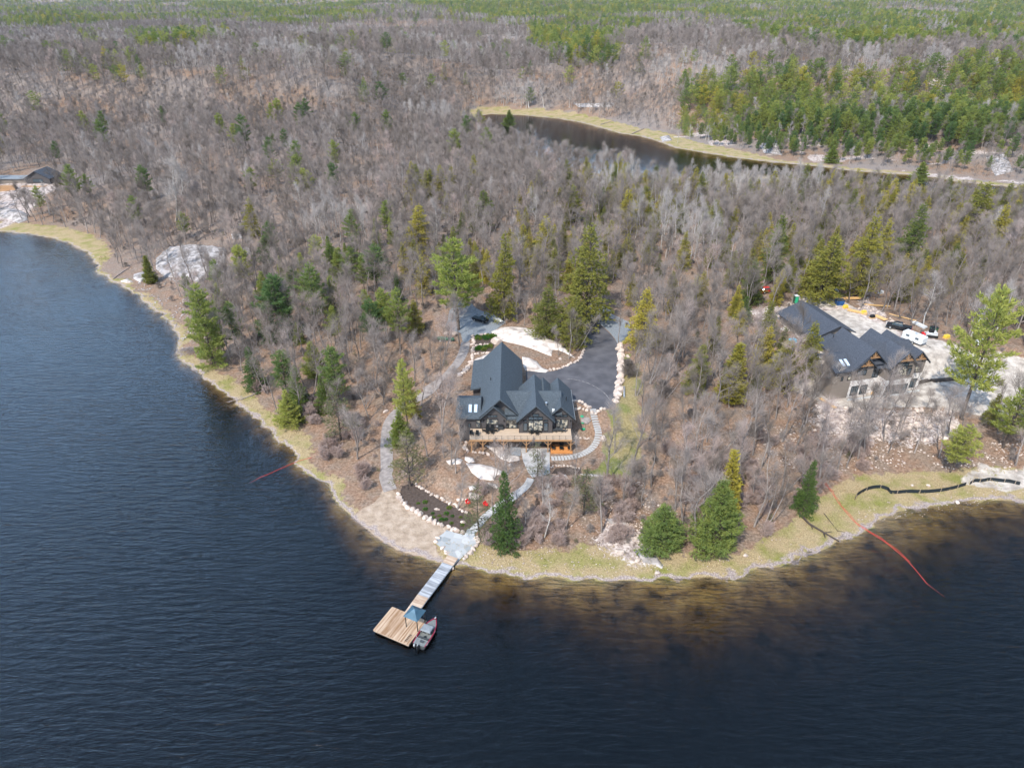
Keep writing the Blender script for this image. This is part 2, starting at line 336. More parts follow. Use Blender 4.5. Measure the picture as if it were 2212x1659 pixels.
M['gold'] = foliage_mat('golden_hemlock_needles', (0.16, 0.175, 0.045), (0.27, 0.25, 0.05), (0.40, 0.34, 0.06))
M['spruce'] = foliage_mat('dark_needles', (0.07, 0.12, 0.035), (0.115, 0.17, 0.04), (0.17, 0.215, 0.05))
M['hemlock'] = foliage_mat('hemlock_needles', (0.13, 0.165, 0.045), (0.26, 0.245, 0.05), (0.42, 0.35, 0.06))
M['brush'] = foliage_mat('olive_brush', (0.10, 0.11, 0.05), (0.12, 0.13, 0.06), (0.16, 0.15, 0.07))
M['shrub'] = foliage_mat('garden_shrub', (0.03, 0.10, 0.02), (0.06, 0.15, 0.02), (0.14, 0.17, 0.03))
def glass_mat():
    m, t, b = base_mat('window_glass'); b.inputs['Base Color'].default_value = (0.05, 0.07, 0.085, 1)
    b.inputs['Roughness'].default_value = 0.06; b.inputs['Specular IOR Level'].default_value = 0.9; b.inputs['Coat Weight'].default_value = 0.6
    return m
M['glass'] = glass_mat()
def glass2():
    m, t, b = base_mat('room_behind_glass'); tc = nd(t, 'ShaderNodeTexCoord'); n = nd(t, 'ShaderNodeTexNoise'); n.inputs['Scale'].default_value = 1.6
    t.links.new(tc.outputs['Object'], n.inputs[0]); rp = nd(t, 'ShaderNodeValToRGB'); e = rp.color_ramp.elements
    e[0].position = 0.42; e[0].color = (0.05, 0.06, 0.07, 1); e[1].position = 0.6; e[1].color = (0.42, 0.38, 0.30, 1)
    t.links.new(n.outputs[0], rp.inputs[0]); t.links.new(rp.outputs[0], b.inputs['Base Color']); b.inputs['Roughness'].default_value = 0.08
    b.inputs['Coat Weight'].default_value = 0.5; return m
M['glasslit'] = glass2()
M['skylight'] = mat('skylight_glass', (0.45, 0.55, 0.68), rough=0.1, scale=1)
# ================================================== GROUND
BEACH = tl([(843,1050),(862,1072),(880,1092),(930,1117),(985,1142),(960,1160),(938,1170),(950,1190),(965,1222),(900,1206),(860,1192),(800,1155),(752,1118),(775,1108),(805,1085),(828,1055)])
LAWN = tl([(1300,1000),(1600,1030),(1600,1250),(1560,1420),(1380,1560),(1700,1640),(1940,1600),(1940,1150),(1850,560),(1800,450),(1720,440),(1700,960),(1500,1000),(1330,1010)], c1)
SITE = tl([(430,250),(560,220),(800,270),(1150,400),(1500,570),(1850,660),(2300,700),(2400,1180),(1750,1120),(1400,1080),(900,1110),(600,1040),(430,930),(560,760),(600,600),(330,480)], c3)
RUBBLE = tl([(600,1040),(900,1100),(1400,1080),(1700,1120),(1760,1240),(1650,1328),(1200,1390),(560,1340),(560,1150)], c3)
SCREE = tl([(300,320),(900,320),(1000,240),(1150,380),(1500,560),(1300,560),(1150,440),(760,330),(240,420),(100,470),(100,330)], c3)
SAND2 = tl([(2120,1010),(2290,1010),(2290,1060),(2170,1055),(2090,1040)])
H3YARD = tl([(0,395),(60,395),(115,395),(118,410),(60,455),(40,475),(0,492)])
FOREROCK = tl([(0,760),(120,800),(300,880),(420,1000),(620,1250),(420,1330),(200,1250),(60,1100),(0,1000)], c5)
PATHC = [(375,390),(350,490),(290,590),(200,690),(100,765),(15,830)]
PATH1 = tl(PATHC, c1) + tl([(1960,930),(1850,1010),(1700,1090),(1590,1200),(1560,1300),(1555,1450),(1560,1590)], cS) + tl([(833,1030),(843,1060)])
def mask(poly, soft, jit=0.8, s=4.0):
    d = sdf(GX, GY, poly) + (fbm(GX / s, GY / s, 31) - 0.5) * 2 * jit * soft
    return 1 - smooth(d / soft + 0.5)
near = (GY < 400)
wv = 2.8 + (fbm(GX / 14., GY / 14., 5, 3) - 0.5) * 7
wide = 1 - smooth(sdf(GX, GY, pl([(0,470),(210,470),(215,560),(0,560)])) / 8)
rght = smooth((GX - 40) / 30) * (GY < 120)
wv = wv - 1.2 * (GX < -14) + 6 * wide + 3.5 * rght + 1.8 * (GX > -12)
mS = 1 - smooth((GDL - wv) / 3.0)
pfar = 1 - smooth(sdf(GX, GY, pl([(900,225),(1450,235),(1470,300),(1700,352),(2212,395),(2212,380),(2300,410),(1800,395),(1300,300),(1000,252),(900,250)])) / 4)
mS = np.maximum(mS, 1 - smooth((GDP - 4 - 14 * pfar * (GX < 150)) / 3.0))
mB = mask(BEACH, 1.6)
mS = mS * (1 - mB)
mG = mask(LAWN, 4.0); mD = np.maximum(mask(SITE, 4.0), mask(SAND2, 3.0)) ; mR = np.maximum(np.maximum(mask(RUBBLE, 5.0), mask(SCREE, 4)), mask(H3YARD, 6))
mR = mR * np.where(sdf(GX, GY, RUBBLE) < 6, .62, 1.0); mR = np.maximum(mR, 0.62 * mask(FOREROCK, 6))
# bare rock showing through on the hills
rk = fbm(GX / 22., GY / 14., 41, 4)
hill = 1 - smooth(sdf(GX, GY, pl([(1450,250),(1650,250),(2212,190),(2300,420),(1800,360),(1460,310)])) / 30)
mR = np.maximum(mR, smooth((rk - 0.65) / 0.06) * (0.12 + 0.5 * hill) * (GY > 150))
Vt = np.stack([GX, GY, GH], -1).reshape(-1, 3); ny, nx = GX.shape
ii = np.arange(ny * nx).reshape(ny, nx); Ft = np.stack([ii[:-1, :-1], ii[:-1, 1:], ii[1:, 1:], ii[1:, :-1]], -1).reshape(-1, 4)
me = npmesh('ground', Vt, Ft, True)
for nm, a in (('m_straw', mS), ('m_lawn', mG), ('m_sand', mB), ('m_dirt', mD), ('m_rock', mR)):
    at = me.attributes.new(nm, 'FLOAT', 'POINT'); at.data.foreach_set('value', a.astype(np.float32).ravel())
def ground_material():
    m, t, b = base_mat('forest_floor'); b.inputs['Roughness'].default_value = 0.95; b.inputs['Specular IOR Level'].default_value = 0.1
    L = t.links.new; geo = nd(t, 'ShaderNodeNewGeometry'); pos = geo.outputs['Position']
    def noise(s, det=4, ro=0.55):
        n = nd(t, 'ShaderNodeTexNoise'); n.inputs['Scale'].default_value = s; n.inputs['Detail'].default_value = det
        n.inputs['Roughness'].default_value = ro; L(pos, n.inputs['Vector']); return n.outputs[0]
    def ramp(src, *st):
        r = nd(t, 'ShaderNodeValToRGB'); e = r.color_ramp.elements
        e[0].position, c = st[0]; e[0].color = (*c, 1); e[1].position, c = st[-1]; e[1].color = (*c, 1)
        for p, c in st[1:-1]: q = e.new(p); q.color = (*c, 1)
        L(src, r.inputs[0]); return r.outputs[0]
    def mixc(f, a, c):
        x = nd(t, 'ShaderNodeMix', data_type='RGBA'); L(f, x.inputs[0]); L(a, x.inputs[6]); L(c, x.inputs[7]); return x.outputs[2]
    nb = noise(0.05, 5); nm_ = noise(0.35, 5); nf = noise(2.2, 6, 0.7); nff = noise(6.0, 3, 0.7)
    def att(n):
        a = nd(t, 'ShaderNodeAttribute'); a.attribute_name = n; return a.outputs['Fac']
    def edge(a, src, k=0.9, w_=0.16):
        s = nd(t, 'ShaderNodeMath', operation='MULTIPLY_ADD'); s.inputs[1].default_value = k; s.inputs[2].default_value = -k / 2; L(src, s.inputs[0])
        q = nd(t, 'ShaderNodeMath', operation='ADD'); L(a, q.inputs[0]); L(s.outputs[0], q.inputs[1])
        r = nd(t, 'ShaderNodeMapRange'); r.interpolation_type = 'SMOOTHSTEP'; r.inputs[1].default_value = 0.5 - w_; r.inputs[2].default_value = 0.5 + w_; L(q.outputs[0], r.inputs[0]); return r.outputs[0]
    litter = ramp(nf, (0.28, (0.085, 0.054, 0.037)), (0.5, (0.205, 0.13, 0.088)), (0.72, (0.36, 0.25, 0.18)))
    lit2 = ramp(nf, (0.3, (0.095, 0.07, 0.053)), (0.5, (0.19, 0.14, 0.105)), (0.7, (0.31, 0.24, 0.19)))
    c = mixc(ramp(nm_, (0.42, (0, 0, 0)), (0.6, (1, 1, 1))), litter, lit2)
    dull = ramp(nf, (0.3, (0.11, 0.09, 0.078)), (0.5, (0.19, 0.16, 0.142)), (0.7, (0.28, 0.24, 0.215)))  # greyer, less pink leaf litter in patches farther back in the wood
    sy = nd(t, 'ShaderNodeSeparateXYZ'); L(pos, sy.inputs[0]); yr = nd(t, 'ShaderNodeMapRange'); yr.inputs[1].default_value = 150; yr.inputs[2].default_value = 330; L(sy.outputs[1], yr.inputs[0]); dm = nd(t, 'ShaderNodeMath', operation='MULTIPLY'); L(yr.outputs[0], dm.inputs[0]); L(ramp(noise(0.028, 4), (0.40, (0, 0, 0)), (0.56, (1, 1, 1))), dm.inputs[1])
    c = mixc(dm.outputs[0], c, dull)
    sf = ramp(nff, (0.3, (0.16, 0.12, 0.07)), (0.5, (0.28, 0.215, 0.12)), (0.7, (0.41, 0.33, 0.20)))
    sg = ramp(nff, (0.3, (0.09, 0.09, 0.03)), (0.5, (0.17, 0.17, 0.045)), (0.7, (0.28, 0.26, 0.09)))
    straw = mixc(ramp(noise(0.22, 4), (0.44, (0, 0, 0)), (0.70, (1, 1, 1))), sf, sg)
    c = mixc(edge(att('m_straw'), noise(0.9, 6, 0.7), 2.2, 0.12), c, straw)
    lw = ramp(nf, (0.3, (0.14, 0.115, 0.055)), (0.5, (0.22, 0.18, 0.085)), (0.7, (0.32, 0.26, 0.15)))
    lg = ramp(nf, (0.3, (0.10, 0.115, 0.035)), (0.7, (0.19, 0.19, 0.065)))
    c = mixc(edge(att('m_lawn'), nm_), c, mixc(ramp(noise(0.13, 3), (0.48, (0, 0, 0)), (0.58, (1, 1, 1))), lw, lg))
    dirt = ramp(noise(0.5, 7, 0.65), (0.3, (0.20, 0.175, 0.155)), (0.5, (0.37, 0.33, 0.29)), (0.68, (0.54, 0.49, 0.44)))
    c = mixc(edge(att('m_dirt'), nm_), c, dirt)
    sand = ramp(noise(0.8, 6), (0.3, (0.22, 0.165, 0.12)), (0.5, (0.31, 0.24, 0.18)), (0.7, (0.38, 0.305, 0.24)))
    c = mixc(edge(att('m_sand'), nm_, 0.3), c, sand)
    vo = nd(t, 'ShaderNodeTexVoronoi'); vo.inputs['Scale'].default_value = 0.8; L(pos, vo.inputs['Vector'])
    rock = ramp(noise(1.1, 9, 0.7), (0.36, (0.14, 0.115, 0.10)), (0.5, (0.34, 0.28, 0.255)), (0.62, (0.54, 0.48, 0.44)))
    c = mixc(edge(att('m_rock'), nf, 1.1, 0.1), c, rock)
    # lake bed below the waterline, pebbly wet strip on it
    sep = nd(t, 'ShaderNodeSeparateXYZ'); L(pos, sep.inputs[0])
    bedc = ramp(noise(0.32, 6), (0.34, (0.05, 0.035, 0.02)), (0.46, (0.15, 0.10, 0.045)), (0.62, (0.24, 0.17, 0.07)))
    r = nd(t, 'ShaderNodeMapRange'); r.inputs[1].default_value = 0.03; r.inputs[2].default_value = -0.12; L(sep.outputs[2], r.inputs[0])
    c = mixc(r.outputs[0], c, bedc)
    q = nd(t, 'ShaderNodeMath', operation='MULTIPLY_ADD'); q.inputs[1].default_value = 0.5; q.inputs[2].default_value = -0.25; L(nm_, q.inputs[0])
    q2 = nd(t, 'ShaderNodeMath', operation='ADD'); L(q.outputs[0], q2.inputs[0]); L(sep.outputs[2], q2.inputs[1])
    rr = ramp(q2.outputs[0], (0.0, (0, 0, 0)), (0.035, (1, 1, 1)), (0.075, (1, 1, 1)), (0.13, (0, 0, 0)))
    wetc = ramp(nff, (0.3, (0.09, 0.07, 0.065)), (0.5, (0.26, 0.21, 0.19)), (0.7, (0.46, 0.40, 0.37)))
    c = mixc(rr, c, wetc)
    L(c, b.inputs['Base Color'])
    bp = nd(t, 'ShaderNodeBump'); bp.inputs['Distance'].default_value = 0.35; bp.inputs['Strength'].default_value = 0.7
    L(nf, bp.inputs['Height']); L(bp.outputs[0], b.inputs['Normal'])
    return m
tag(link('ground', me, ground_material()), kind='structure')

# ---- lake and pond water: clear tea coloured water over the bed
def water_material(name='lake_water', rip=1.0):
    m, t, b = base_mat(name); t.nodes.remove(b); L = t.links.new; o = t.nodes['Material Output']
    geo = nd(t, 'ShaderNodeNewGeometry'); pos = geo.outputs['Position']
    def wn(scale, rot, s, det):
        mp = nd(t, 'ShaderNodeMapping'); mp.inputs['Rotation'].default_value = (0, 0, R(rot)); mp.inputs['Scale'].default_value = scale
        L(pos, mp.inputs[0]); n = nd(t, 'ShaderNodeTexNoise'); n.inputs['Scale'].default_value = s; n.inputs['Detail'].default_value = det; n.inputs['Roughness'].default_value = 0.6
        n.inputs['Distortion'].default_value = 0.4; L(mp.outputs[0], n.inputs['Vector']); return n.outputs[0]
    a = wn((0.28, 1.25, 1), 14, 0.82, 3); c = wn((0.4, 1.0, 1), -8, 1.9, 3); big = wn((0.6, 1, 1), 35, 0.022, 4)
    ad = nd(t, 'ShaderNodeMath', operation='MULTIPLY_ADD'); ad.inputs[1].default_value = 0.42; L(c, ad.inputs[0]); L(a, ad.inputs[2])
    st = nd(t, 'ShaderNodeMapRange'); st.inputs[1].default_value = 0.3; st.inputs[2].default_value = 0.7; st.inputs[3].default_value = 0.5; st.inputs[4].default_value = 1.0; L(big, st.inputs[0])
    bp = nd(t, 'ShaderNodeBump'); bp.inputs['Distance'].default_value = 0.33 * rip; L(st.outputs[0], bp.inputs['Strength']); L(ad.outputs[0], bp.inputs['Height'])
    fr = nd(t, 'ShaderNodeFresnel'); fr.inputs[0].default_value = 1.44; L(bp.outputs[0], fr.inputs['Normal'])
    gl = nd(t, 'ShaderNodeBsdfGlossy'); gl.inputs['Roughness'].default_value = 0.05; L(bp.outputs[0], gl.inputs['Normal'])
    tr = nd(t, 'ShaderNodeBsdfTransparent'); mx = nd(t, 'ShaderNodeMixShader')
    L(fr.outputs[0], mx.inputs[0]); L(tr.outputs[0], mx.inputs[1]); L(gl.outputs[0], mx.inputs[2]); L(mx.outputs[0], o.inputs[0])
    va = nd(t, 'ShaderNodeVolumeAbsorption'); va.inputs[0].default_value = (0.55, 0.48, 0.34, 1); va.inputs['Density'].default_value = 1.25
    L(va.outputs[0], o.inputs['Volume']); return m
tag(MB().box(-8000, 8000, -280, 330, -9, 0).build('lake_water', water_material()), kind='structure')
tag(MB().box(-300, 500, 332, 640, -9, 0).build('pond_water', water_material('pond_water', 0.12)), kind='structure')

# ---- surfaces laid on the ground
def drape(name, poly, m_, off=0.06, step=1.2, dome=0.0, rough_=0.0, kind='structure', thick=0.25, seed=1, flat=None, label=None, cat=None):
    n = len(poly); pts = []
    for i in range(n):
        a = Vector(poly[i][:2]); b = Vector(poly[(i + 1) % n][:2]); k = max(1, int((b - a).length / step))
        pts += [a.lerp(b, j / k) for j in range(k)]
    nb = len(pts); ed = [(i, (i + 1) % nb) for i in range(nb)]
    xs = [p.x for p in pts]; ys = [p.y for p in pts]; gx, gy = np.meshgrid(np.arange(min(xs), max(xs), step), np.arange(min(ys), max(ys), step))
    rn = np.random.RandomState(seed); gx = gx + rn.uniform(-.2, .2, gx.shape) * step; gy = gy + rn.uniform(-.2, .2, gy.shape) * step
    s = sdf(gx, gy, poly); ok = s < -0.35 * step
    allp = pts + [Vector((float(a), float(b))) for a, b in zip(gx[ok], gy[ok])]
    vo, eo, fo, *_ = delaunay_2d_cdt(allp, ed, [list(range(nb))], 1, 1e-4)
    X = np.array([v.x for v in vo]); Y = np.array([v.y for v in vo]); D = -sdf(X, Y, poly)
    Z = gz(X, Y) if flat is None else np.full(X.shape, flat)
    if flat is None and not dome: Z = np.maximum(Z, np.maximum(gz(X + .5, Y), gz(X, Y + .5)))
    up = off + dome * smooth(D / (0.25 * abs(max(ys) - min(ys)) + 0.5)) + rough_ * (fbm(X / 1.6, Y / 1.1, seed, 4) - 0.35) * smooth(D / 0.5)
    V = [(x, y, z + u) for x, y, z, u in zip(X, Y, Z, up)]; F = [tuple(f) for f in fo]
    # skirt down into the ground
    ec = {}
    for f in F:
        for i in range(len(f)):
            e = (f[i], f[(i + 1) % len(f)]); k = tuple(sorted(e)); ec.setdefault(k, []).append(e)
    m0 = len(V); V += [(x, y, z - thick) for x, y, z in V[:m0]]
    for k, l in ec.items():
        if len(l) == 1: a, b = l[0]; F.append((b, a, a + m0, b + m0))
    me = bpy.data.meshes.new(name); me.from_pydata(V, [], F); me.polygons.foreach_set('use_smooth', [bool(dome or rough_)] * len(me.polygons))
    return tag(link(name, me, m_), label, cat, kind=kind)
def band(line, w0, w1=None):
    L = [Vector(p[:2]) for p in line]; w1 = w0 if w1 is None else w1; A = []; B = []
    for i, p in enumerate(L):
        d = (L[min(i + 1, len(L) - 1)] - L[max(i - 1, 0)]).normalized(); n = Vector((-d.y, d.x)); w_ = w0 + (w1 - w0) * i / (len(L) - 1)
        A.append(p + n * w_ / 2); B.append(p - n * w_ / 2)
    return [tuple(p) for p in A + B[::-1]]
def smoothline(pts, k=4):
    P_ = [Vector(p) for p in pts]; out = []
    for i in range(len(P_) - 1):
        a = P_[max(i - 1, 0)]; b = P_[i]; c = P_[i + 1]; d = P_[min(i + 2, len(P_) - 1)]
        for j in range(k):
            t = j / k; out.append(0.5 * ((2 * b) + (c - a) * t + (2 * a - 5 * b + 4 * c - d) * t * t + (3 * b - a - 3 * c + d) * t ** 3))
    out.append(P_[-1]); return [tuple(p) for p in out]
DR_L = smoothline(tl([(905,655),(960,640),(1060,655),(1180,640),(1290,590),(1370,545),(1410,490),(1430,400),(1432,320),(1415,230),(1400,150),(1370,90)], c1))
DR_R = smoothline(tl([(1440,130),(1470,175),(1560,240),(1640,310),(1690,370),(1718,430),(1715,560),(1710,700),(1704,820),(1690,940),(1640,975),(1560,985),(1470,975),(1400,940),(1330,910)], c1))
DRIVE = DR_L + DR_R + [(12.6, 122.5), (12.6, 131.5), (3.2, 131.5)]
drape('driveway', DRIVE, M['asphalt'], 0.07, 1.4)
drape('gravel_pad', tl([(1450,120),(1540,110),(1700,160),(1820,220),(1830,300),(1790,350),(1745,425),(1722,420),(1690,360),(1640,300),(1560,232),(1475,170)], c1), M['gravelblue'], 0.05, 1.5)
PARK = tl([(200,240),(230,120),(290,50),(430,60),(620,150),(730,215),(650,275),(590,320),(440,335),(400,385),(350,400),(330,310),(240,290)], c1)
drape('gravel_parking', PARK, M['gravelblue'], 0.05, 1.5)
drape('gravel_path', band(smoothline([(x, y, 0) for x, y in PATH1], 3), 2.3, 2.6), M['gravel'], 0.05, 0.9)
chalk = smoothline(tl([(1262,716),(1330,722),(1440,750),(1540,800),(1600,845),(1650,905)], c1), 4)
drape('tyre_scuff', band(chalk, 0.16), mat('pale_dust', (0.20, 0.19, 0.19), (0.09, 0.085, 0.09), 0.9, 1.2, lo=0.45, hi=0.6), 0.09, 0.5)
# terraces by the house
drape('flagstone_patio', tl([(860,1330),(1115,1330),(1117,1545),(1060,1575),(960,1585),(925,1540),(880,1440)], c1), M['concrete'], 0.06, 1.0)
drape('stepping_walk', band(smoothline([T(*c4(x, y)) for x, y in [(1345,190),(1310,250),(1240,310),(1150,380),(1010,470),(900,590),(860,640)]], 3), 1.5), M['concrete'], 0.06, 0.8)
drape('under_deck_gravel', tl([(760,1310),(860,1320),(860,1395),(770,1390)], c1), M['gravelblue'], 0.05, 1)
MULCH = tl([(310,310),(330,250),(430,225),(530,300),(640,370),(740,420),(870,460),(900,560),(840,640),(760,600),(560,520),(430,430),(340,370)], c4)
drape('mulch_bed', MULCH, M['mulch'], 0.05, 1.0)
drape('planting_bed', tl([(1510,150),(1540,110),(1640,95),(1740,110),(1745,150),(1640,165)], c4), M['mulch'], 0.06, 0.8)
drape('planting_bed', tl([(455,340),(600,325),(640,370),(610,470),(455,480)], c1), M['mulch'], 0.06, 1)
drape('sand_patch', tl([(1390,1060),(1460,1060),(1480,1090),(1450,1120),(1395,1110)], c1), M['gravel'], 0.05, 0.6)
slatepoly = tl([(600,660),(650,630),(680,600),(760,625),(820,640),(845,590),(890,600),(905,650),(925,690),(890,745),(830,790),(775,840),(735,835),(690,800),(650,745),(590,700)], c4)
def slate():
    m, t, b = base_mat('slate_flags'); L = t.links.new; geo = nd(t, 'ShaderNodeNewGeometry')
    v = nd(t, 'ShaderNodeTexVoronoi'); v.inputs['Scale'].default_value = 0.75; L(geo.outputs['Position'], v.inputs['Vector'])
    v2 = nd(t, 'ShaderNodeTexVoronoi', feature='DISTANCE_TO_EDGE'); v2.inputs['Scale'].default_value = 0.75; L(geo.outputs['Position'], v2.inputs['Vector'])
    s = nd(t, 'ShaderNodeSeparateColor'); L(v.outputs['Color'], s.inputs[0]); rp = nd(t, 'ShaderNodeValToRGB'); e = rp.color_ramp.elements
    e[0].color = (0.15, 0.17, 0.18, 1); e[1].color = (0.36, 0.365, 0.365, 1); L(s.outputs[0], rp.inputs[0])
    mr = nd(t, 'ShaderNodeMapRange'); mr.inputs[2].default_value = 0.05; L(v2.outputs[0], mr.inputs[0])
    mx = nd(t, 'ShaderNodeMix', data_type='RGBA'); mx.inputs[6].default_value = (0.30, 0.28, 0.26, 1); L(mr.outputs[0], mx.inputs[0]); L(rp.outputs[0], mx.inputs[7]); L(mx.outputs[2], b.inputs['Base Color'])
    b.inputs['Roughness'].default_value = 0.8; return m
drape('slate_landing', slatepoly, slate(), 0.12, 0.9, thick=0.6)
OUT = [([(600,300),(690,260),(780,255),(900,265),(1000,290),(1080,330),(1130,370),(1200,400),(1270,460),(1340,535),(1250,485),(1190,460),(1140,460),(1132,517),(1050,485),(950,445),(850,415),(760,395),(680,375),(630,345)], c1, 'outcrop', 0.9, 0.7),
       ([(545,1305),(640,1295),(740,1310),(768,1385),(850,1400),(850,1435),(760,1450),(680,1420),(610,1350)], c1, 'outcrop', 0.3, 0.4),
       ([(375,1460),(500,1468),(620,1495),(750,1555),(650,1565),(620,1615),(500,1600),(430,1545)], c1, 'outcrop', 0.4, 0.5),
       ([(368,1400),(440,1415),(458,1450),(400,1455),(365,1430)], c1, 'outcrop', 0.4, 0.3),
       ([(200,1440),(300,1415),(350,1430),(330,1465),(230,1475)], c1, 'outcrop', 0.2, 0.4),
       ([(850,250),(910,245),(915,275),(865,285)], c4, 'outcrop', 0.3, 0.3), ([(1000,225),(1070,235),(1095,270),(1040,260)], c4, 'outcrop', 0.3, 0.3),
       ([(1520,170),(1620,160),(1640,185),(1570,215)], c4, 'outcrop', 0.3, 0.3), ([(1735,155),(1860,160),(1930,170),(1800,178)], c4, 'outcrop', 0.25, 0.3),
       ([(1440,60),(1520,55),(1600,85),(1660,120),(1660,150),(1560,130),(1480,100)], c1, 'outcrop', 0.6, 0.7),
       ([(870,520),(930,530),(1000,560),(1050,620),(1110,640),(1080,662),(1000,655),(900,640),(880,600)], c1, 'outcrop', 0.8, 0.5),
       ([(452,545),(560,500),(600,495),(600,560),(450,600)], c1, 'outcrop', 0.5, 0.3),
       ([(1100,830),(1200,745),(1330,730),(1500,740),(1600,760),(1590,850),(1560,930),(1480,950),(1400,1000),(1300,960),(1160,960),(1100,900)], cL, 'greyrock', 1.5, 1.8),
       ([(1640,770),(1770,740),(1775,800),(1700,810)], cL, 'greyrock', 0.8, 0.8), ([(1630,655),(1715,650),(1710,690),(1640,690)], cL, 'greyrock', 0.6, 0.6),
       ([(945,940),(1020,920),(1030,970),(990,1000),(940,970)], cL, 'greyrock', 0.5, 0.8), ([(850,990),(900,970),(940,995),(900,1003)], cL, 'outcrop', 0.4, 0.4),
       ([(380,1110),(440,1130),(540,1180),(595,1260),(585,1285),(500,1245),(420,1230),(360,1140)], c5, 'greyrock', 0.3, 0.5),
       ([(100,850),(180,830),(260,850),(285,910),(200,890),(110,885)], c5, 'greyrock', 0.25, 0.5), ([(200,1010),(260,1020),(300,1060),(250,1050)], c5, 'greyrock', 0.2, 0.3),
       ([(0,470),(120,480),(200,520),(190,560),(130,580),(60,550),(0,540)], cL, 'greyrock', 1.5, 1.5),
       ([(1425,296),(1445,292),(1452,303),(1432,307)], None, 'greyrock', 1.2, 1.0), ([(2070,255),(2110,250),(2125,275),(2080,285)], None, 'greyrock', 2.0, 2.0),
       ([(1640,310),(1680,300),(1690,335),(1650,330)], None, 'greyrock', 2.0, 2.0), ([(1900,270),(1960,268),(1975,300),(1920,305)], None, 'greyrock', 2.0, 2.0),
       ([(2130,340),(2170,330),(2190,370),(2150,380)], None, 'greyrock', 2.0, 2.0), ([(1240,222),(1330,222),(1320,233),(1250,232)], None, 'greyrock', 2.0, 1.5)]
for i, (pts, f, m_, dm, ro) in enumerate(OUT):
    pw = tl(pts, f); d0 = Vector(pw[0]).length
    drape('rock_outcrop', pw, M[m_], 0.08, max(0.45, d0 / 260), dome=dm, rough_=ro, seed=i + 3, thick=0.8)

# ================================================== BOULDERS
def boulder_mesh(seed, flat=0.72):
    rn = random.Random(seed); bm = bmesh.new(); bmesh.ops.create_icosphere(bm, subdivisions=2, radius=0.5)
    pl_ = [(Vector((rn.uniform(-1, 1), rn.uniform(-1, 1), rn.uniform(-.6, 1))).normalized(), rn.uniform(0.28, 0.42)) for _ in range(9)]
    for v in bm.verts:
        for n, d in pl_:
            k = v.co.dot(n) - d
            if k > 0: v.co -= n * k
        v.co.z *= flat; v.co.x *= 1.15
        v.co += Vector((rn.uniform(-1, 1), rn.uniform(-1, 1), rn.uniform(-1, 1))) * 0.018
    me = bpy.data.meshes.new('boulder'); bm.to_mesh(me); bm.free(); me.materials.append(M['boulder']); return me
BM = [boulder_mesh(i) for i in range(7)]
rb = random.Random(5)
def boulder(x, y, s, label, group, z=None, name='boulder', sq=1.0):
    o = bpy.data.objects.new(name, rb.choice(BM)); COL.objects.link(o)
    o.location = (x, y, (float(gz(x, y)) if z is None else z) + s * 0.17); o.rotation_euler = (rb.uniform(-.15, .15), rb.uniform(-.15, .15), rb.uniform(0, 6.28))
    o.scale = (s * rb.uniform(.9, 1.25), s * rb.uniform(.8, 1.0), s * sq * rb.uniform(.8, 1.1)); return tag(o, label, 'boulder', group)
def row(pts, f, s, gap, label, group, jit=0.15, double=False):
    L = [Vector((*p, 0)) for p in smoothline(tl(pts, f), 4)] if len(pts) > 2 else [Vector((*p, 0)) for p in tl(pts, f)]
    acc = 0; nxt = 0
    for a, b in zip(L[:-1], L[1:]):
        l = (b - a).length
        while nxt <= acc + l:
            p = a.lerp(b, (nxt - acc) / max(l, 1e-6)); sz = s * rb.uniform(.75, 1.25)
            boulder(p.x + rb.uniform(-jit, jit), p.y + rb.uniform(-jit, jit), sz, label, group)
            if double: boulder(p.x + rb.uniform(-jit, jit), p.y + 0.8, sz, label, group)
            nxt += gap * sz / s
        acc += l
row([(1735,425),(1745,500),(1742,600),(1745,700),(1730,790),(1715,900),(1700,925)], c1, 1.7, 1.5, 'large pale boulder in the wall along the right edge of the driveway', 'boulders along the right side of the driveway', 0.25, True)
row([(1120,640),(1200,625),(1290,590),(1365,550),(1405,495),(1425,420),(1430,340),(1415,270)], c1, 0.8, 0.8, 'small pale boulder in the kerb row along the inner curve of the driveway', 'kerb boulders inside the driveway curve')
row([(1335,915),(1400,920),(1440,960),(1480,985)], c1, 0.9, 0.85, 'pale boulder in the retaining row beside the end of the driveway', 'boulders by the top of the stepping path')
row([(1335,990),(1400,985),(1450,1000),(1520,1025),(1560,985),(1620,985)], c1, 0.95, 0.9, 'pale boulder in the lower row above the lawn at the driveway end', 'boulders above the lawn')
row([(1340,1235),(1420,1245),(1490,1255)], c1, 0.9, 1.0, 'flat pale boulder edging the lawn step beside the stone walk', 'lawn edge boulders'); 
row([(435,340),(440,400),(440,460),(430,540)], c1, 1.0, 0.95, 'pale boulder in the column of stones left of the garden terrace', 'boulders left of the terrace beds')
row([(470,420),(540,415),(600,425)], c1, 0.9, 0.9, 'pale boulder between the two terrace planting beds', 'boulders between terrace beds'); row([(460,500),(520,490),(590,485)], c1, 0.8, 0.8, 'pale boulder below the lower terrace bed behind the house', 'boulders below terrace beds')
row([(430,570),(400,620),(360,660),(315,695)], c1, 1.1, 0.9, 'pale boulder in the double row beside the gravel path behind the house', 'boulders beside the gravel path', 0.2, True)
row([(500,325),(560,322),(610,335)], c1, 0.8, 0.8, 'pale boulder on the back edge of the terrace beds', 'boulders behind terrace beds')
row([(375,1330),(395,1355),(450,1365),(500,1372),(560,1380),(610,1370)], c1, 1.0, 0.95, 'rounded pale boulder edging the bed below the left end of the deck', 'boulders below the deck')
row([(375,1280),(378,1310)], c1, 0.8, 0.8, 'pale boulder under the left corner of the deck', 'boulders at the deck corner')
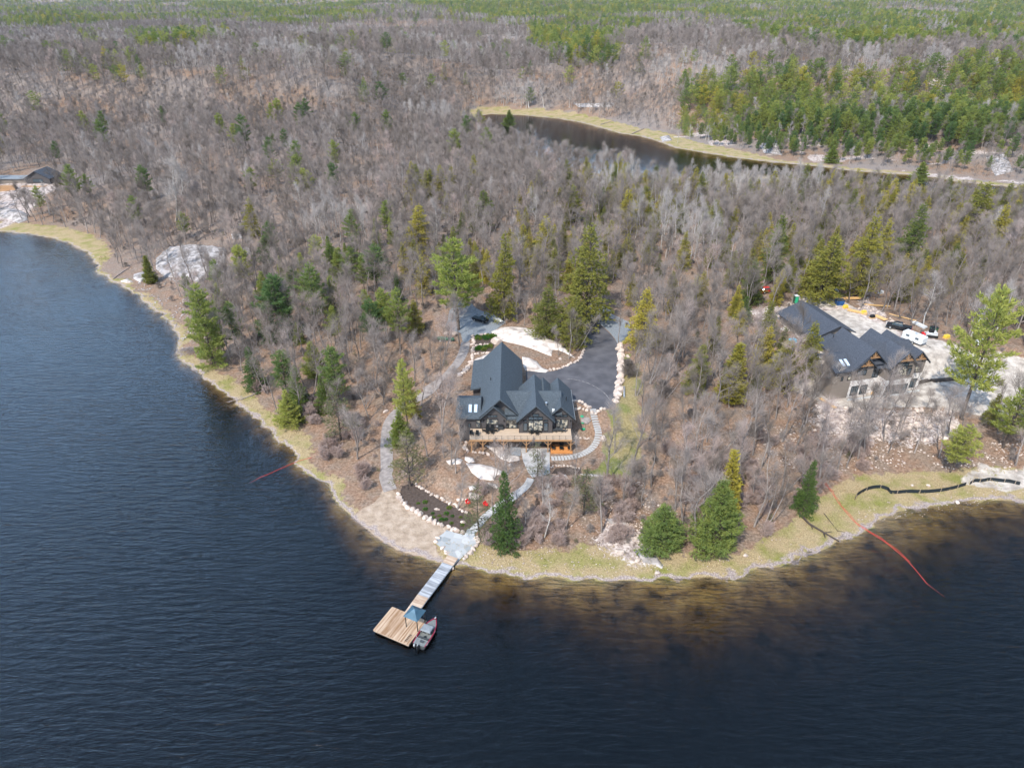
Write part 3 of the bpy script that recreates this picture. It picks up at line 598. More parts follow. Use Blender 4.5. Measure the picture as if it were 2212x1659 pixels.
row([(1130,1500),(1200,1485),(1290,1490),(1380,1510)], c1, 0.6, 0.6, 'small pale stone around the oval bed below the terrace', 'stones around the oval bed')
row([(300,320),(330,375),(380,420),(430,445),(500,490),(560,525),(640,560),(720,590),(810,620)], c4, 1.15, 1.0, 'pale boulder in the row between the beach and the mulch bed', 'boulders between beach and mulch bed')
row([(435,235),(500,280),(570,320),(640,355),(700,385),(750,400)], c4, 0.8, 0.8, 'small boulder in the upper edge of the mulch bed', 'boulders above the mulch bed')
row([(750,400),(790,440),(860,465)], c4, 0.7, 0.7, 'small stone around the fire pit terrace', 'fire pit stones'); row([(770,360),(830,350),(850,380)], c4, 0.8, 0.8, 'pale boulder behind the red chair by the fire pit', 'boulders behind the fire pit')
row([(925,660),(925,700),(890,750),(850,790),(800,840)], c4, 0.95, 0.85, 'pale boulder along the right edge of the slate landing', 'boulders right of the slate landing')
row([(595,690),(620,650)], c4, 0.9, 0.8, 'pale boulder at the beach corner of the slate landing', 'boulders left of the slate landing'); row([(650,745),(680,790)], c4, 0.9, 0.8, 'pale boulder at the foot of the slate landing', 'boulders below the slate landing')
row([(715,900),(750,870)], c4, 1.1, 1.0, 'pinkish boulder in the water beside the dock ramp', 'boulders by the dock ramp')
for p, s, l in [((1210,545),1.0,'round lone boulder on the leaf litter inside the driveway loop'), ((645,395),3.2,'huge pink boulder beside the terrace planting beds'), ((1590,1250),1.6,'pale boulder on the outer side of the stone walk bend'), ((200,320),1.7,'boulder left of the propane tank edge near the parking'), ((280,325),1.8,'boulder behind the propane tank beside the tree trunks'), ((170,440),1.0,'small boulder standing below the propane tank'),((1805,520),1.1,'flat stone on the lawn right of the driveway wall'), ((735,195),0.9,'small boulder beyond the white trailer at the parking edge'), ((635,120),1.3,'pink boulder at the back of the parking')]:
    x, y, z = T(*c1(*p)); boulder(x, y, s, l, None)
for p, s, l in [((605,437),0.9,'grey boulder lying in the dark mulch bed, the upper one'), ((808,537),0.8,'pale boulder lying in the mulch bed near the slate landing'), ((895,340),2.0,'large grey boulder above the fire pit'), ((1180,90),1.1,'pale boulder below the deck outcrop')]:
    x, y, z = T(*c4(*p)); boulder(x, y, s, l, None)
for p, s, l in [((985,262),2.4,'large grey boulder on the rubble slope, left of a pair'), ((1078,260),2.2,'large white boulder on the rubble slope, right of a pair'), ((1396,572),0.7,'white stone on the green bank behind the silt fence, left one'), ((1512,572),0.8,'white stone on the green bank behind the silt fence, right one'), ((1728,697),0.9,'white stone at the waterline below the silt fence'), ((178,1085),0.9,'pale stone on the straw bank near the tall shore pine'), ((895,195),1.6,'white boulder in the middle of the rubble slope')]:
    x, y, z = T(*cW(*p)); boulder(x, y, s, l, None)
for p, s, l in [((208,1145),1.6,'round blue grey boulder on the foreshore slope'), ((365,1215),1.1,'pale boulder beside the shore rock slab'), ((545,1325),1.0,'pale boulder at the foot of the shore rock slab'), ((1322,1170),0.8,'white stone on the straw bank right of the shore pine')]:
    x, y, z = T(*c5(*p)); boulder(x, y, s, l, None)
x, y, z = T(*cS(1548,1142)); boulder(x, y, 1.2, 'white boulder at the bend of the gravel path', None)
n = 0
for k in range(4000):
    if n >= 170: break
    px = rb.uniform(600, 1750); py = rb.uniform(1090, 1340); wx, wy, wz = T(*c3(px, py))
    if float(sdf(wx, wy, RUBBLE)) < 0: boulder(wx, wy, rb.choice([0.5, 0.7, 0.9, 1.2, 1.5]), 'broken pale rock tipped on the rubble slope below the unfinished house', 'rubble slope rocks', name='rubble_rock'); n += 1
n = 0
for k in range(2000):
    if n >= 60: break
    wx, wy, wz = T(*c3(rb.uniform(250, 1300), rb.uniform(200, 480)))
    if float(sdf(wx, wy, SCREE)) < 0: boulder(wx, wy, rb.uniform(.4, 1.1), 'pink blasted rock in the spoil behind the building site', 'spoil rocks behind the site', name='rubble_rock'); n += 1
# pebbles strewn on the foreshore: nobody could count them
def scatter_stones(name, poly, count, smin, smax, m_, seed, sel=None):
    rn = np.random.RandomState(seed); xs = [p[0] for p in poly]; ys = [p[1] for p in poly]
    X = rn.uniform(min(xs), max(xs), count * 4); Y = rn.uniform(min(ys), max(ys), count * 4); ok = sdf(X, Y, poly) < 0
    if sel: ok &= sel(X, Y)
    X = X[ok][:count]; Y = Y[ok][:count]; n = len(X); S = rn.uniform(smin, smax, n)[:, None, None] * rn.uniform(.6, 1.3, (n, 6, 1))
    oc = np.array([(1,0,0),(0,1,0),(-1,0,0),(0,-1,0),(0,0,.7),(0,0,-.7)], float)[None] * S * 0.5
    a = rn.uniform(0, 6.28, n)[:, None]; ox = oc[..., 0] * np.cos(a) - oc[..., 1] * np.sin(a); oy = oc[..., 0] * np.sin(a) + oc[..., 1] * np.cos(a)
    V = np.stack([X[:, None] + ox, Y[:, None] + oy, gz(X, Y)[:, None] + oc[..., 2] + 0.05], -1).reshape(-1, 3)
    f = np.array([(0,1,4),(1,2,4),(2,3,4),(3,0,4),(1,0,5),(2,1,5),(3,2,5),(0,3,5)]); F = (f[None] + (np.arange(n) * 6)[:, None, None]).reshape(-1, 3)
    return tag(link(name, npmesh(name, V, F), m_), 'loose pale stones strewn over the ' + seed_label[name.split('.')[0]], 'stones', kind='stuff')
seed_label = {'shore_stones': 'foreshore', 'slope_stones': 'slope above the lake', 'site_stones': 'building site'}
shorepoly = pl([(1000,1180),(1380,1090),(1480,1150),(1620,1180),(1700,1150),(2212,1000),(2212,1085),(1880,1132),(1660,1227),(1550,1250),(1320,1252),(1060,1235)])
scatter_stones('shore_stones', shorepoly, 1300, 0.10, 0.38, M['boulder'], 2, lambda X, Y: (fbm(X / 5., Y / 5., 9) > 0.5) | (gz(X, Y) < 0.12))
scatter_stones('slope_stones', tl([(1300,1080),(1380,1040),(1480,1080),(1440,1150),(1380,1180),(1300,1150)]), 450, 0.15, 0.6, M['boulder'], 3, lambda X, Y: fbm(X / 4., Y / 4., 19) > 0.48)
scatter_stones('slope_stones', tl([(1620,920),(1900,880),(2212,960),(2212,1020),(1980,1010),(1760,1020),(1640,1000)]), 900, 0.15, 0.7, M['boulder'], 4, lambda X, Y: fbm(X / 4., Y / 4., 23) > 0.45)
scatter_stones('slope_stones', tl([(250,640),(400,530),(520,560),(520,640),(440,700),(400,760),(340,690),(280,620)]), 900, 0.2, 0.8, M['greyrock'], 6, lambda X, Y: fbm(X / 5., Y / 5., 29) > 0.45)
# stepping slabs down the east side of the house
SL = smoothline([T(*c1(x, y)) for x, y in [(1497,985),(1508,1050),(1530,1130),(1545,1200),(1530,1270),(1480,1335),(1390,1385),(1280,1412),(1130,1420)]], 6)
g_ = 'stone slabs of the curved walk'; acc = 0; nxt = 0.2; slabme = MB().box(-.72, .72, -.27, .27, -.15, .07)
sl0 = slabme.build('stepping_slab', M['concrete'], bevel=0.03); tag(sl0, 'pale stone slab in the curved walk from the driveway to the terrace', 'paving slab', g_); first = True
for a, b in zip(SL[:-1], SL[1:]):
    a = Vector(a); b = Vector(b); l = (b - a).length
    while nxt <= acc + l:
        p = a.lerp(b, (nxt - acc) / l); o = sl0 if first else sl0.copy()
        if not first: COL.objects.link(o)
        first = False; o.location = (p.x, p.y, float(gz(p.x, p.y)) + 0.07); o.rotation_euler = (0, 0, math.atan2((b - a).y, (b - a).x) + R(90) + rb.uniform(-.06, .06)); nxt += 0.66
    acc += l
# ================================================== HOUSES
def build_house(root, o, Lh, wm_, lm, rm, alen, timber, finished):
    """local frame: x right, y back (0 = front wall of the centre bay), z up from the lower grade; floor at Lh"""
    F0 = Lh
    def S(x0, x1, y0, y1, prof, name='wall', m_=wm_): return MB().prism(prof, y0, y1).build(name, m_, root)
    # walls: lower storey, then one gabled block for each wing
    lower = MB()
    for (x0, x1, y0, y1) in ((-6.3, 1.5, 2.4, 8), (-6.25, -1.2, 1.65, 2.4), (1.5, 8.2, 0.05, 8), (8.2, 12.3, 1.65, 8)): lower.box(x0, x1, y0, y1, -1.2, F0 - 0.15)
    lower.build('lower_wall', lm, root)
    y1 = alen
    w = MB()
    w.prism([(-6.25, F0 - .15), (1.6, F0 - .15), (1.6, F0 + 3.05), (-2.4, F0 + 7.1), (-6.25, F0 + 3.2)], 2.4, y1 - .8)
    w.prism([(-6.2, F0 - .15), (-1.2, F0 - .15), (-1.2, F0 + 2.9), (-3.7, F0 + 5.4), (-6.2, F0 + 2.9)], 1.6, 4)
    w.prism([(1.5, F0 - .15), (8.2, F0 - .15), (8.2, F0 + 3.3), (4.85, F0 + 6.6), (1.5, F0 + 3.3)], 0, 11.6)
    w.prism([(8.2, F0 - .15), (12.3, F0 - .15), (12.3, F0 + 3.05), (9.9, F0 + 5.4), (8.2, F0 + 3.75)], 1.6, 12)
    w.prism([(2.5, F0 - .15), (11, F0 - .15), (11, F0 + 3.2), (6, F0 + 5.8), (2.5, F0 + 3.2)], 1.62, 1.7, 'x') if 0 else None
    w.prism([(2.42, F0 - .14), (10.8, F0 - .14), (10.8, F0 + 3.2), (6, F0 + 6.0), (2.42, F0 + 3.6)], 1.55, 9, 'x')
    w.prism([(1.65, -1), (6, -1), (6, F0 + 4.6), (1.65, F0 + 2.75)], -10.8, -6.3, 'x')
    w.build('wall', wm_, root)
    if alen > 20:
        MB().prism([(-8.6, -1), (-6.3, -1), (-6.3, F0 + 2.8), (-8.6, F0 + 2.45)], 14.2, y1 - .85).build('side_wall', wm_, root)
    def roof(xr, zr, hl, hr, ya, yb, t=0.24, s=1.0):
        return MB().prism([(xr - hl, zr - hl * s), (xr, zr), (xr + hr, zr - hr * s), (xr + hr, zr - hr * s - t), (xr, zr - t - .08), (xr - hl, zr - hl * s - t)], ya, yb).build('roof', rm, root)
    roof(-2.4, F0 + 7.5, 4.4, 4.75, 0.9, y1)
    roof(-3.7, F0 + 5.8, 2.9, 2.65, 0.8, 6.5)
    roof(4.8, F0 + 7.0, 3.9, 3.9, -0.8, 12.2)
    roof(9.9, F0 + 5.8, 2.4, 2.95, 0.8, 12.8)
    if alen > 20: roof(6.7, F0 + 5.8, 1.7, 1.7, 5, 12.9)
    MB().prism([(1.2, F0 + 3.75), (6, F0 + 6.4), (11.8, F0 + 3.3), (11.8, F0 + 3.05), (6, F0 + 6.15), (1.2, F0 + 3.5)], -1.5, 10.2, 'x').build('roof', rm, root)
    rw = MB().prism([(0.9, F0 + 2.9), (5.6, F0 + 4.95), (8.2, F0 + 4.0), (8.2, F0 + 3.8), (5.6, F0 + 4.7), (0.9, F0 + 2.65)], -11.5, -6.4, 'x').build('roof', rm, root)
    MB().prism([(0.9, F0 + 2.75), (2.4, F0 + 3.5), (2.4, F0 + 3.3), (0.9, F0 + 2.5)], -1.2, 1.4, 'x').build('porch_roof', rm, root)
    if alen > 20: MB().prism([(-9.1, F0 + 2.55), (-6.6, F0 + 3.15), (-6.2, F0 + 3.15), (-6.2, F0 + 2.85), (-9.1, F0 + 2.3)], 13.2, y1).build('side_roof', rm, root)
    for k in (0, 1): 
        x = -8.9 + 1.15 * k; MB().prism([(2.2, F0 + 3.56), (3.9, F0 + 4.3), (3.9, F0 + 4.42), (2.2, F0 + 3.68)], x, x + .62, 'x').build('skylight', M['skylight'], root)
    # eaves trim
    tr = MB()
    for xr, zr, hl, hr, ya in ((-2.4, F0 + 7.5, 4.4, 4.75, 0.9), (-3.7, F0 + 5.8, 2.9, 2.65, 0.8), (4.8, F0 + 7.0, 3.9, 3.9, -0.8), (9.9, F0 + 5.8, 2.4, 2.95, 0.8)):
        for sgn, h_ in ((-1, hl), (1, hr)):
            a = (xr, zr - .3); b = (xr + sgn * h_, zr - h_ - .3)
            tr.prism([(a[0], a[1]), (b[0], b[1]), (b[0], b[1] - .2), (a[0], a[1] - .2)], ya + .06, ya + .14)
    tr.build('fascia', M['black'] , root)
    MB().tube((12.85, 0.8, F0 + 2.75), (12.85, 12.8, F0 + 2.75), 0.07, k=6).build('gutter', M['white'], root)
    # windows: frame with mullions, pane behind
    def win(x0, x1, z0, z1, Y, cols=1, rows=1, g='glass', name='window'):
        f = MB(); t = .09
        f.box(x0 - t, x1 + t, Y - .1, Y - .02, z1, z1 + t).box(x0 - t, x1 + t, Y - .1, Y - .02, z0 - t, z0).box(x0 - t, x0, Y - .1, Y - .02, z0, z1).box(x1, x1 + t, Y - .1, Y - .02, z0, z1)
        for i in range(1, cols): x = x0 + (x1 - x0) * i / cols; f.box(x - .05, x + .05, Y - .1, Y - .03, z0, z1)
        for i in range(1, rows): z = z0 + (z1 - z0) * i / rows; f.box(x0, x1, Y - .095, Y - .03, z - .04, z + .04)
        fo = f.build(name, M['black'], root); MB().box(x0, x1, Y - .045, Y - .012, z0, z1).build('pane', M[g], fo); return fo
    def W(a, b, Yw, cols=1, rows=1, g='glass', name='window'):
        (x0, z1) = atY(c2(*a), Yw); (x1, z0) = atY(c2(*b), Yw); return win(x0, x1, z0 - 6.2 + F0, z1 - 6.2 + F0, Yw - 118, cols, rows, g, name)
    W((600, 1092), (738, 1152), 119.6, 3, g='glasslit' if finished else 'glass'); W((612, 1045), (728, 1066), 119.6, 3)
    W((825, 1102), (985, 1203), 120.4, 3, g='glasslit', name='sliding_door') if finished else W((825, 1090), (985, 1203), 120.4, 3, name='window')
    W((1132, 1112), (1303, 1238), 118, 3, g='glasslit'); W((1132, 1064), (1303, 1098), 118, 3); W((1183, 1030), (1255, 1056), 118, 1)
    W((1066, 1145), (1108, 1238), 118); W((1325, 1142), (1368, 1238), 118); W((1066, 1108), (1108, 1120), 118); W((1325, 1106), (1368, 1118), 118)
    W((1482, 1098), (1616, 1200), 119.6, 3, g='glasslit', name='sliding_door' if finished else 'window'); W((1485, 1040), (1612, 1062), 119.6, 3)
    W((372, 1150), (395, 1195), 119.65); W((470, 1108), (518, 1198), 119.65, g='glasslit', name='entry_door')
    for x0, x1, Y in ((-5.6, -3.9, 1.65), (-3.2, -1.6, 1.65), (2.1, 3.2, .05), (3.5, 6.2, .05), (6.5, 7.6, .05), (9.2, 11.4, 1.65)):
        win(x0, x1, (.6 if not finished else .3), F0 - 1.0 - (.7 if not finished else 0), Y, 1 if x1 - x0 < 1.5 else 3)
    if finished:
        for x in (-5.95, -1.7, 1.75): pass
        for x, Y in ((-1.65, 1.6), (-5.85, 1.6), (12.0, 1.6)): MB().box(x - .08, x + .08, Y - .2, Y, F0 + 1.75, F0 + 2.15).build('wall_lamp', M['black'], root)
    # vents on the roof
    v = MB().tube((9.0 - 2, 2.9, F0 + 3.9), (7.0, 2.9, F0 + 5.4), .13).tube((7.0, 2.9, F0 + 5.35), (7.0, 2.9, F0 + 5.5), .24).tube((7, 2.9, F0 + 4.2), (7, 2.9, F0 + 4.5), .34, .15).build('roof_vent', M['steel'], root)
    MB().tube((-4.6, 12.5, F0 + 4.9), (-4.6, 12.5, F0 + 6.0), .07).build('vent_pipe', M['black'], root)
    MB().tube((11.3, 5.5, F0 + 4.2), (11.3, 5.5, F0 + 5.3), .08).build('vent_pipe', M['black'], root)
    if finished: MB().box(8.15, 8.65, 1.35, 1.8, F0 + 4.1, F0 + 4.7).build('chimney_cap', M['white'], root)
    # rear garage doors and east side windows so the house holds up from the side
    for y in (4, 7.5): MB().box(12.3, 12.36, y, y + 1.3, F0 + .9, F0 + 2.3).build('side_window', M['glass'], root)
    if alen > 20:
        for y in (15.5, 19.0, 22.5): MB().box(1.6, 1.66, y, y + 2.6, F0 + .05, F0 + 2.4).build('garage_door', M['darkgrey'], root)
    if timber:
        t = MB()
        for xr, zr, ya, h_ in ((-2.4, F0 + 7.1, 1.0, 1.7), (-3.7, F0 + 5.4, .9, 1.8), (4.8, F0 + 6.6, -.7, 1.9), (9.9, F0 + 5.4, .9, 1.8)):
            z = zr - h_
            t.box(xr - h_ + .1, xr + h_ - .1, ya, ya + .16, z, z + .2).box(xr - .09, xr + .09, ya, ya + .14, z, zr)
            for s_ in (-1, 1):
                for k in (.35, .7): t.tube((xr, ya + .08, z + .1), (xr + s_ * h_ * k, ya + .08, z + h_ * (1 - k) * .95), .08, k=4)
        t.build('gable_truss', M['beam'], root)
h1 = empty('lake_house', (0, 118, 3.0), 'finished dark slate blue gabled house above the dock with a long timber deck', 'house')
build_house(h1, None, 3.2, M['wall'], M['wall'], M['roof'], 26.8, False, True)
# deck of the finished house
F0 = 3.2; dk = MB()
for x0, x1, y0, y1 in ((-8.6, 1.42, -2.5, 1.55), (1.42, 8.28, -2.5, -.06), (8.28, 12.1, -2.5, 1.55)): dk.box(x0, x1, y0, y1, F0 - .12, F0)
dk.build('deck_floor', M['deck'], h1)
MB().box(-8.65, 12.15, -2.62, -2.5, F0 - .36, F0 + .02).build('deck_beam', M['beam'], h1)
for x in (-8.2, -5.9, -1.7, 2.9, 7.3, 11.9):
    MB().box(x - .11, x + .11, -2.45, -2.22, -1, F0 - .36).build('deck_post', M['beam'], h1)
    b = MB()
    for s_ in (-1, 1): b.tube((x, -2.33, 1.7), (x + s_ * 1.05, -2.33, F0 - .3), .08, k=4)
    b.build('post_brace', M['beam'], h1)
rl = MB()
for x in np.arange(-8.55, 12.2, 1.29): rl.box(x - .03, x + .03, -2.56, -2.5, F0, F0 + .98)
rl.box(-8.6, 12.1, -2.55, -2.51, F0 + .96, F0 + 1.0)
for k in (.3, .6): rl.box(-8.6, 12.1, -2.54, -2.525, F0 + k, F0 + k + .015)
for x in (-8.6, 12.1): rl.box(x - .03, x + .03, -2.5, 1.5, F0 + .96, F0 + 1.0).box(x - .03, x + .03, -.5, -.44, F0, F0 + .98)
rl.build('railing', M['darkgrey'], h1)
h2_ = empty('unfinished_house', (*h2(0, 0), 4.5), 'taupe timber trimmed gabled house still under construction, pale block lower storey, dark roof', 'house', rz=H2A)
h2p = bpy.data.objects.new('house_body', None)
h2_.location = (*h2(-1.1, 0), 4.5)
build_house(h2_, None, 4.5, M['wall2'], M['stonewall'], M['roof2'], 13.0, True, False)
gx = 1.1  # garage wing behind it
MB().prism([(gx - 4.9 - .3, 3), (gx + 5.0, 3), (gx + 5.0, 6.9), (gx + .8, 8.9), (gx - 5.2, 6.75)], 19.4, 34.5).build('garage_wall', M['wall2'], h2_)
MB().prism([(gx - 6.0, 6.55), (gx + .8, 9.2), (gx + 5.8, 7.1), (gx + 5.8, 6.85), (gx + .8, 8.93), (gx - 6.0, 6.3)], 18.7, 35.1).build('garage_roof', M['roof2'], h2_)
MB().prism([(gx - 5, 3), (gx + 1, 3), (gx + 1, 6.3), (gx - 5, 6.3)], 12, 19.5).build('link_wall', M['wall2'], h2_)
MB().prism([(gx - 5.6, 6.2), (gx - 1.5, 7.6), (gx + 1.6, 6.4), (gx + 1.6, 6.2), (gx - 1.5, 7.4), (gx - 5.6, 6.0)], 12, 19.6).build('link_roof', M['roof2'], h2_)
MB().box(-7, 12, .3, .42, -.1, .5).box(1.3, 8.4, -.12, 0.0, -.1, .42).build('footing', M['white'], h2_)
# far house at the upper left, partly framed
x, y, z = T(84, 396)
h3 = empty('distant_house', (x, y, z), 'small dark gabled house at the far left shore with bare timber terraces', 'house', s=.78)
MB().prism([(-7, -3), (7, -3), (7, 3.2), (0, 6.8), (-7, 3.2)], 0, 12).build('wall', M['wall'], h3)
MB().prism([(-8, 2.9), (0, 7.3), (8, 2.9), (8, 2.6), (0, 7.0), (-8, 2.6)], -.9, 12.6).build('roof', M['roof2'], h3)
f = MB().box(-3, 3, -.1, -.02, .6, 2.6).build('window', M['black'], h3); MB().box(-2.8, 2.8, -.14, -.1, .8, 2.4).build('pane', M['glass'], f)
MB().box(-30, -8, 1, 9, -3, 2.2).build('side_wall', M['wall2'], h3); MB().box(-31, -7.8, .4, 9.6, 2.2, 2.6).build('side_roof', M['gravelblue'], h3)
MB().box(-8, 6, -5, -1, -5, -.6).build('timber_terrace', M['wood_tan'], h3); MB().box(-26, -12, -10, -6, -5.5, -1.6).build('timber_terrace', M['wood_tan'], h3)
MB().box(-18, -9, -9, -7, -3, .8).build('framed_wall', M['wood_tan'], h3)

# ================================================== GARDEN AND DECK FURNITURE
def chair(x, y, z, rz, label, group=None, m_='black', w=.62):
    r = empty('patio_chair', (x, y, z), label, 'chair', group, rz)
    MB().box(-w/2, w/2, -.3, .3, .36, .48).build('seat', M[m_], r, .02); MB().frus((-w/2, w/2, .24, .32, .46), (-w/2, w/2, .36, .44, 1.02)).build('backrest', M[m_], r)
    for sx in (-1, 1):
        for sy in (-1, 1): MB().box(sx*w*.46-.03, sx*w*.46+.03, sy*.26-.03, sy*.26+.03, 0, .36).build('leg', M[m_], r)
        MB().box(sx*(w/2+.03)-.04, sx*(w/2+.03)+.04, -.28, .3, .6, .66).build('armrest', M[m_], r)
    return r
def table(x, y, z, l, w, h, label, m_='black', round_=False):
    r = empty('patio_table', (x, y, z), label, 'table')
    (MB().tube((0, 0, h - .05), (0, 0, h), l / 2, k=20) if round_ else MB().box(-l/2, l/2, -w/2, w/2, h - .05, h)).build('tabletop', M[m_], r)
    for sx in (-1, 1):
        for sy in (-1, 1): MB().box(sx*l*.35-.04, sx*l*.35+.04, sy*w*.35-.04, sy*w*.35+.04, 0, h - .05).build('leg', M[m_], r)
    return r
DZ = 6.2
def D2(cx, cy): p = P(*c2(cx, cy), DZ); return p[0], p[1]
x, y = D2(445, 1295); chair(x - .5, y, DZ, .3, 'black lounge chair on the left end of the deck, the left one'); chair(x + .6, y - .1, DZ, -.1, 'black lounge chair on the left end of the deck, the right one')
x, y = D2(640, 1255); table(x, y, DZ, 1.7, 1.0, .74, 'black dining table on the deck below the left gable window')
for i, (dx, dy, a) in enumerate(((-.5, .75, 0), (.5, .75, 0), (-.5, -.75, math.pi), (.5, -.75, math.pi), (-1.2, 0, math.pi/2), (1.2, 0, -math.pi/2))):
    chair(x + dx, y + dy, DZ, a, 'black dining chair pulled up to the deck table below the left gable', 'dining chairs at the left deck table', w=.5)
x, y = D2(778, 1225)
g = empty('barbecue', (x, y, DZ), 'black barbecue grill against the wall beside the sliding door', 'barbecue')
MB().box(-.55, .55, -.28, .28, .1, .85).build('cabinet', M['darkgrey'], g, .02); MB().prism([(-.3, .85), (.3, .85), (.26, 1.1), (0, 1.22), (-.26, 1.1)], -.5, .5, 'x').build('lid', M['black'], g); MB().box(-.95, -.55, -.25, .25, .8, .85).build('side_shelf', M['steel'], g)
x, y = D2(1212, 1265); table(x, y, DZ, 1.3, 1.3, .74, 'round black table on the deck in front of the tall centre windows', round_=True)
for k in range(5): a = k * 2 * math.pi / 5 + .3; chair(x + 1.0 * math.sin(a), y + .85 * math.cos(a), DZ, -a, 'black chair around the round deck table before the centre windows', 'chairs at the round deck table', w=.5)
x, y = D2(1512, 1255); table(x, y, DZ, 1.5, .9, .74, 'dark square table on the right end of the deck', 'darkgrey')
for s_ in (-1, 1): chair(x + s_ * 1.0, y, DZ, -s_ * math.pi / 2, 'dark chair on the right end of the deck, %s the square table' % ('left of' if s_ < 0 else 'right of'), m_='darkgrey', w=.5)
pf = MB().box(-2.2, 2.2, -1.45, 1.45, 0, .28).build('sitting_platform', M['lowdeck']); pf.location = (10.1, 116.6, 3.0); tag(pf, 'orange timber platform on the ground below the right end of the deck', 'platform')
for dx, dy, a, l in ((-1.6, -.3, 1.4, 'black wicker chair on the left of the orange platform under the deck'), (1.6, -.35, -1.5, 'black wicker chair on the right of the orange platform under the deck'), (.1, .8, 0, 'black wicker chair at the back of the orange platform under the deck')):
    chair(10.1 + dx, 116.6 + dy, 3.28, a, l, w=.75)
table(10.1, 116.3, 3.28, .9, .9, .45, 'low black fire table in the middle of the orange platform', round_=True)
for p, l in (((850, 395), 'red garden chair by the fire pit in full sun'), ((990, 412), 'red garden chair behind the bare trunk by the slate path')):
    x, y, z = T(*c4(*p)); chair(x, y, z, .8, l, m_='red', w=.7)
for p, l in (((1400, 1050), 'upper'), ((1408, 1102), 'middle'), ((1414, 1160), 'lower')):
    x, y, z = T(*c1(*p)); o = empty('septic_lid', (x, y, z), 'green round septic lid in the lawn, the %s of the three' % l, 'tank lid')
    MB().tube((0, 0, -.05), (0, 0, .14), .36, .34, 16).build('riser', M['lid'], o); MB().tube((0, 0, .14), (0, 0, .19), .40, .36, 16).build('cover', M['lid'], o)
p0 = T(*c1(1772, 795)); p1 = T(*c1(1772, 885))
o = MB().tube((p0[0], p0[1], p0[2] + .25), (p1[0], p1[1], p1[2] + .25), .22, k=12).build('culvert_pipe', M['steel'], sm=False); tag(o, 'grey pipe lying beside the boulder wall on the lawn', 'pipe')
# propane tank
a = Vector(T(*c1(122, 385))); b = Vector(T(*c1(275, 385))); c = (a + b) / 2; L_ = (b - a).length
g = empty('propane_tank', c, 'long green propane tank lying in the woods beside the gravel parking', 'tank', rz=math.atan2((b - a).y, (b - a).x))
t = MB(); st = [(-L_/2, .15), (-L_/2 + .15, .38), (-L_/2 + .4, .5), (L_/2 - .4, .5), (L_/2 - .15, .38), (L_/2, .15)]
for (u, r0), (v_, r1) in zip(st[:-1], st[1:]): t.tube((u, 0, .8), (v_, 0, .8), r0, r1, 16)
t.build('tank', M['green'], g, sm=True); MB().tube((0, 0, 1.25), (0, 0, 1.5), .2, .22, 12).build('valve_dome', M['green'], g)
for s_ in (-1, 1): MB().box(s_ * L_ * .3 - .15, s_ * L_ * .3 + .15, -.4, .4, 0, .42).build('support', M['concrete'], g)

# ================================================== VEHICLES
def wheels(r, xs, w, rad):
    for x in xs:
        for s_ in (-1, 1):
            t = MB().tube((x, s_ * (w/2 - .22), rad), (x, s_ * w/2, rad), rad, k=16).build('wheel', M['tyre'], r); MB().tube((x, s_ * (w/2 - .02), rad), (x, s_ * (w/2 + .02), rad), rad * .6, k=12).build('rim', M['steel'], t)
def car(pa, pb, paint, label, suv=True, f=c1, name='parked_car', cat='car'):
    """pa = tail, pb = nose in the photo"""
    a = Vector(T(*f(*pa))); b = Vector(T(*f(*pb))); c = (a + b) / 2; r = empty(name, (c.x, c.y, float(gz(c.x, c.y)) + .08), label, cat, rz=math.atan2((b - a).y, (b - a).x))
    w = .93
    MB().prism([(-2.35, .35), (2.3, .35), (2.38, .6), (2.25, .88), (1.2, 1.02), (-2.2, 1.08), (-2.38, .9)], -w, w, 'y').build('body', M[paint], r, .06)
    k = MB().frus((-2.1, 1.15, -.86, .86, 1.03), (-1.7, .35, -.68, .68, 1.58)).build('cabin', M['glass'], r, .05); MB().frus((-1.72, .4, -.69, .69, 1.55), (-1.6, .25, -.6, .6, 1.63)).build('roof_panel', M[paint], r, .03)
    wheels(r, (-1.45, 1.45), 1.86, .34)
    for s_ in (-1, 1): MB().box(2.22, 2.36, s_ * .66 - .12, s_ * .66 + .12, .68, .76).build('headlight', M['lamp'], r); MB().box(-2.4, -2.3, s_ * .7 - .15, s_ * .7 + .15, .75, .92).build('tail_light', M['red'], r)
    return r
def pickup(pa, pb, paint, label, f=c3):
    a = Vector(T(*f(*pa))); b = Vector(T(*f(*pb))); c = (a + b) / 2; r = empty('pickup_truck', (c.x, c.y, float(gz(c.x, c.y)) + .08), label, 'pickup truck', rz=math.atan2((b - a).y, (b - a).x))
    w = .98
    bd = MB().prism([(-2.9, .5), (2.8, .5), (2.95, .8), (2.85, 1.1), (1.55, 1.22), (-.95, 1.22), (-.95, 1.2), (-2.95, 1.2)], -w, w, 'y').build('body', M[paint], r, .05)
    MB().frus((-.9, 1.75, -.9, .9, 1.22), (-.65, .95, -.74, .74, 1.86)).build('cabin', M['glass'], r, .04); MB().frus((-.7, 1.0, -.76, .76, 1.82), (-.6, .85, -.68, .68, 1.92)).build('roof_panel', M[paint], r, .03)
    MB().box(-2.85, -1.0, -.9, .9, 1.2, 1.28).build('bed_cover', M['black'], r); wheels(r, (-1.9, 1.85), 2.0, .41)
    for s_ in (-1, 1):
        MB().box(2.84, 2.97, s_ * .7 - .2, s_ * .7 + .2, .85, 1.02).build('headlight', M['lamp'], r); MB().box(-3.0, -2.93, s_ * .86 - .1, s_ * .86 + .1, .75, 1.1).build('tail_light', M['red'], r)
        MB().box(1.2, 1.4, s_ * 1.08 - .12, s_ * 1.08 + .12, 1.2, 1.42).build('mirror', M['black'], r)
    MB().box(2.9, 3.02, -.9, .9, .45, .7).build('bumper', M['steel'], r); return r
car((440, 190), (572, 228), 'carblack', 'black car parked on the gravel beside the white boat trailer')
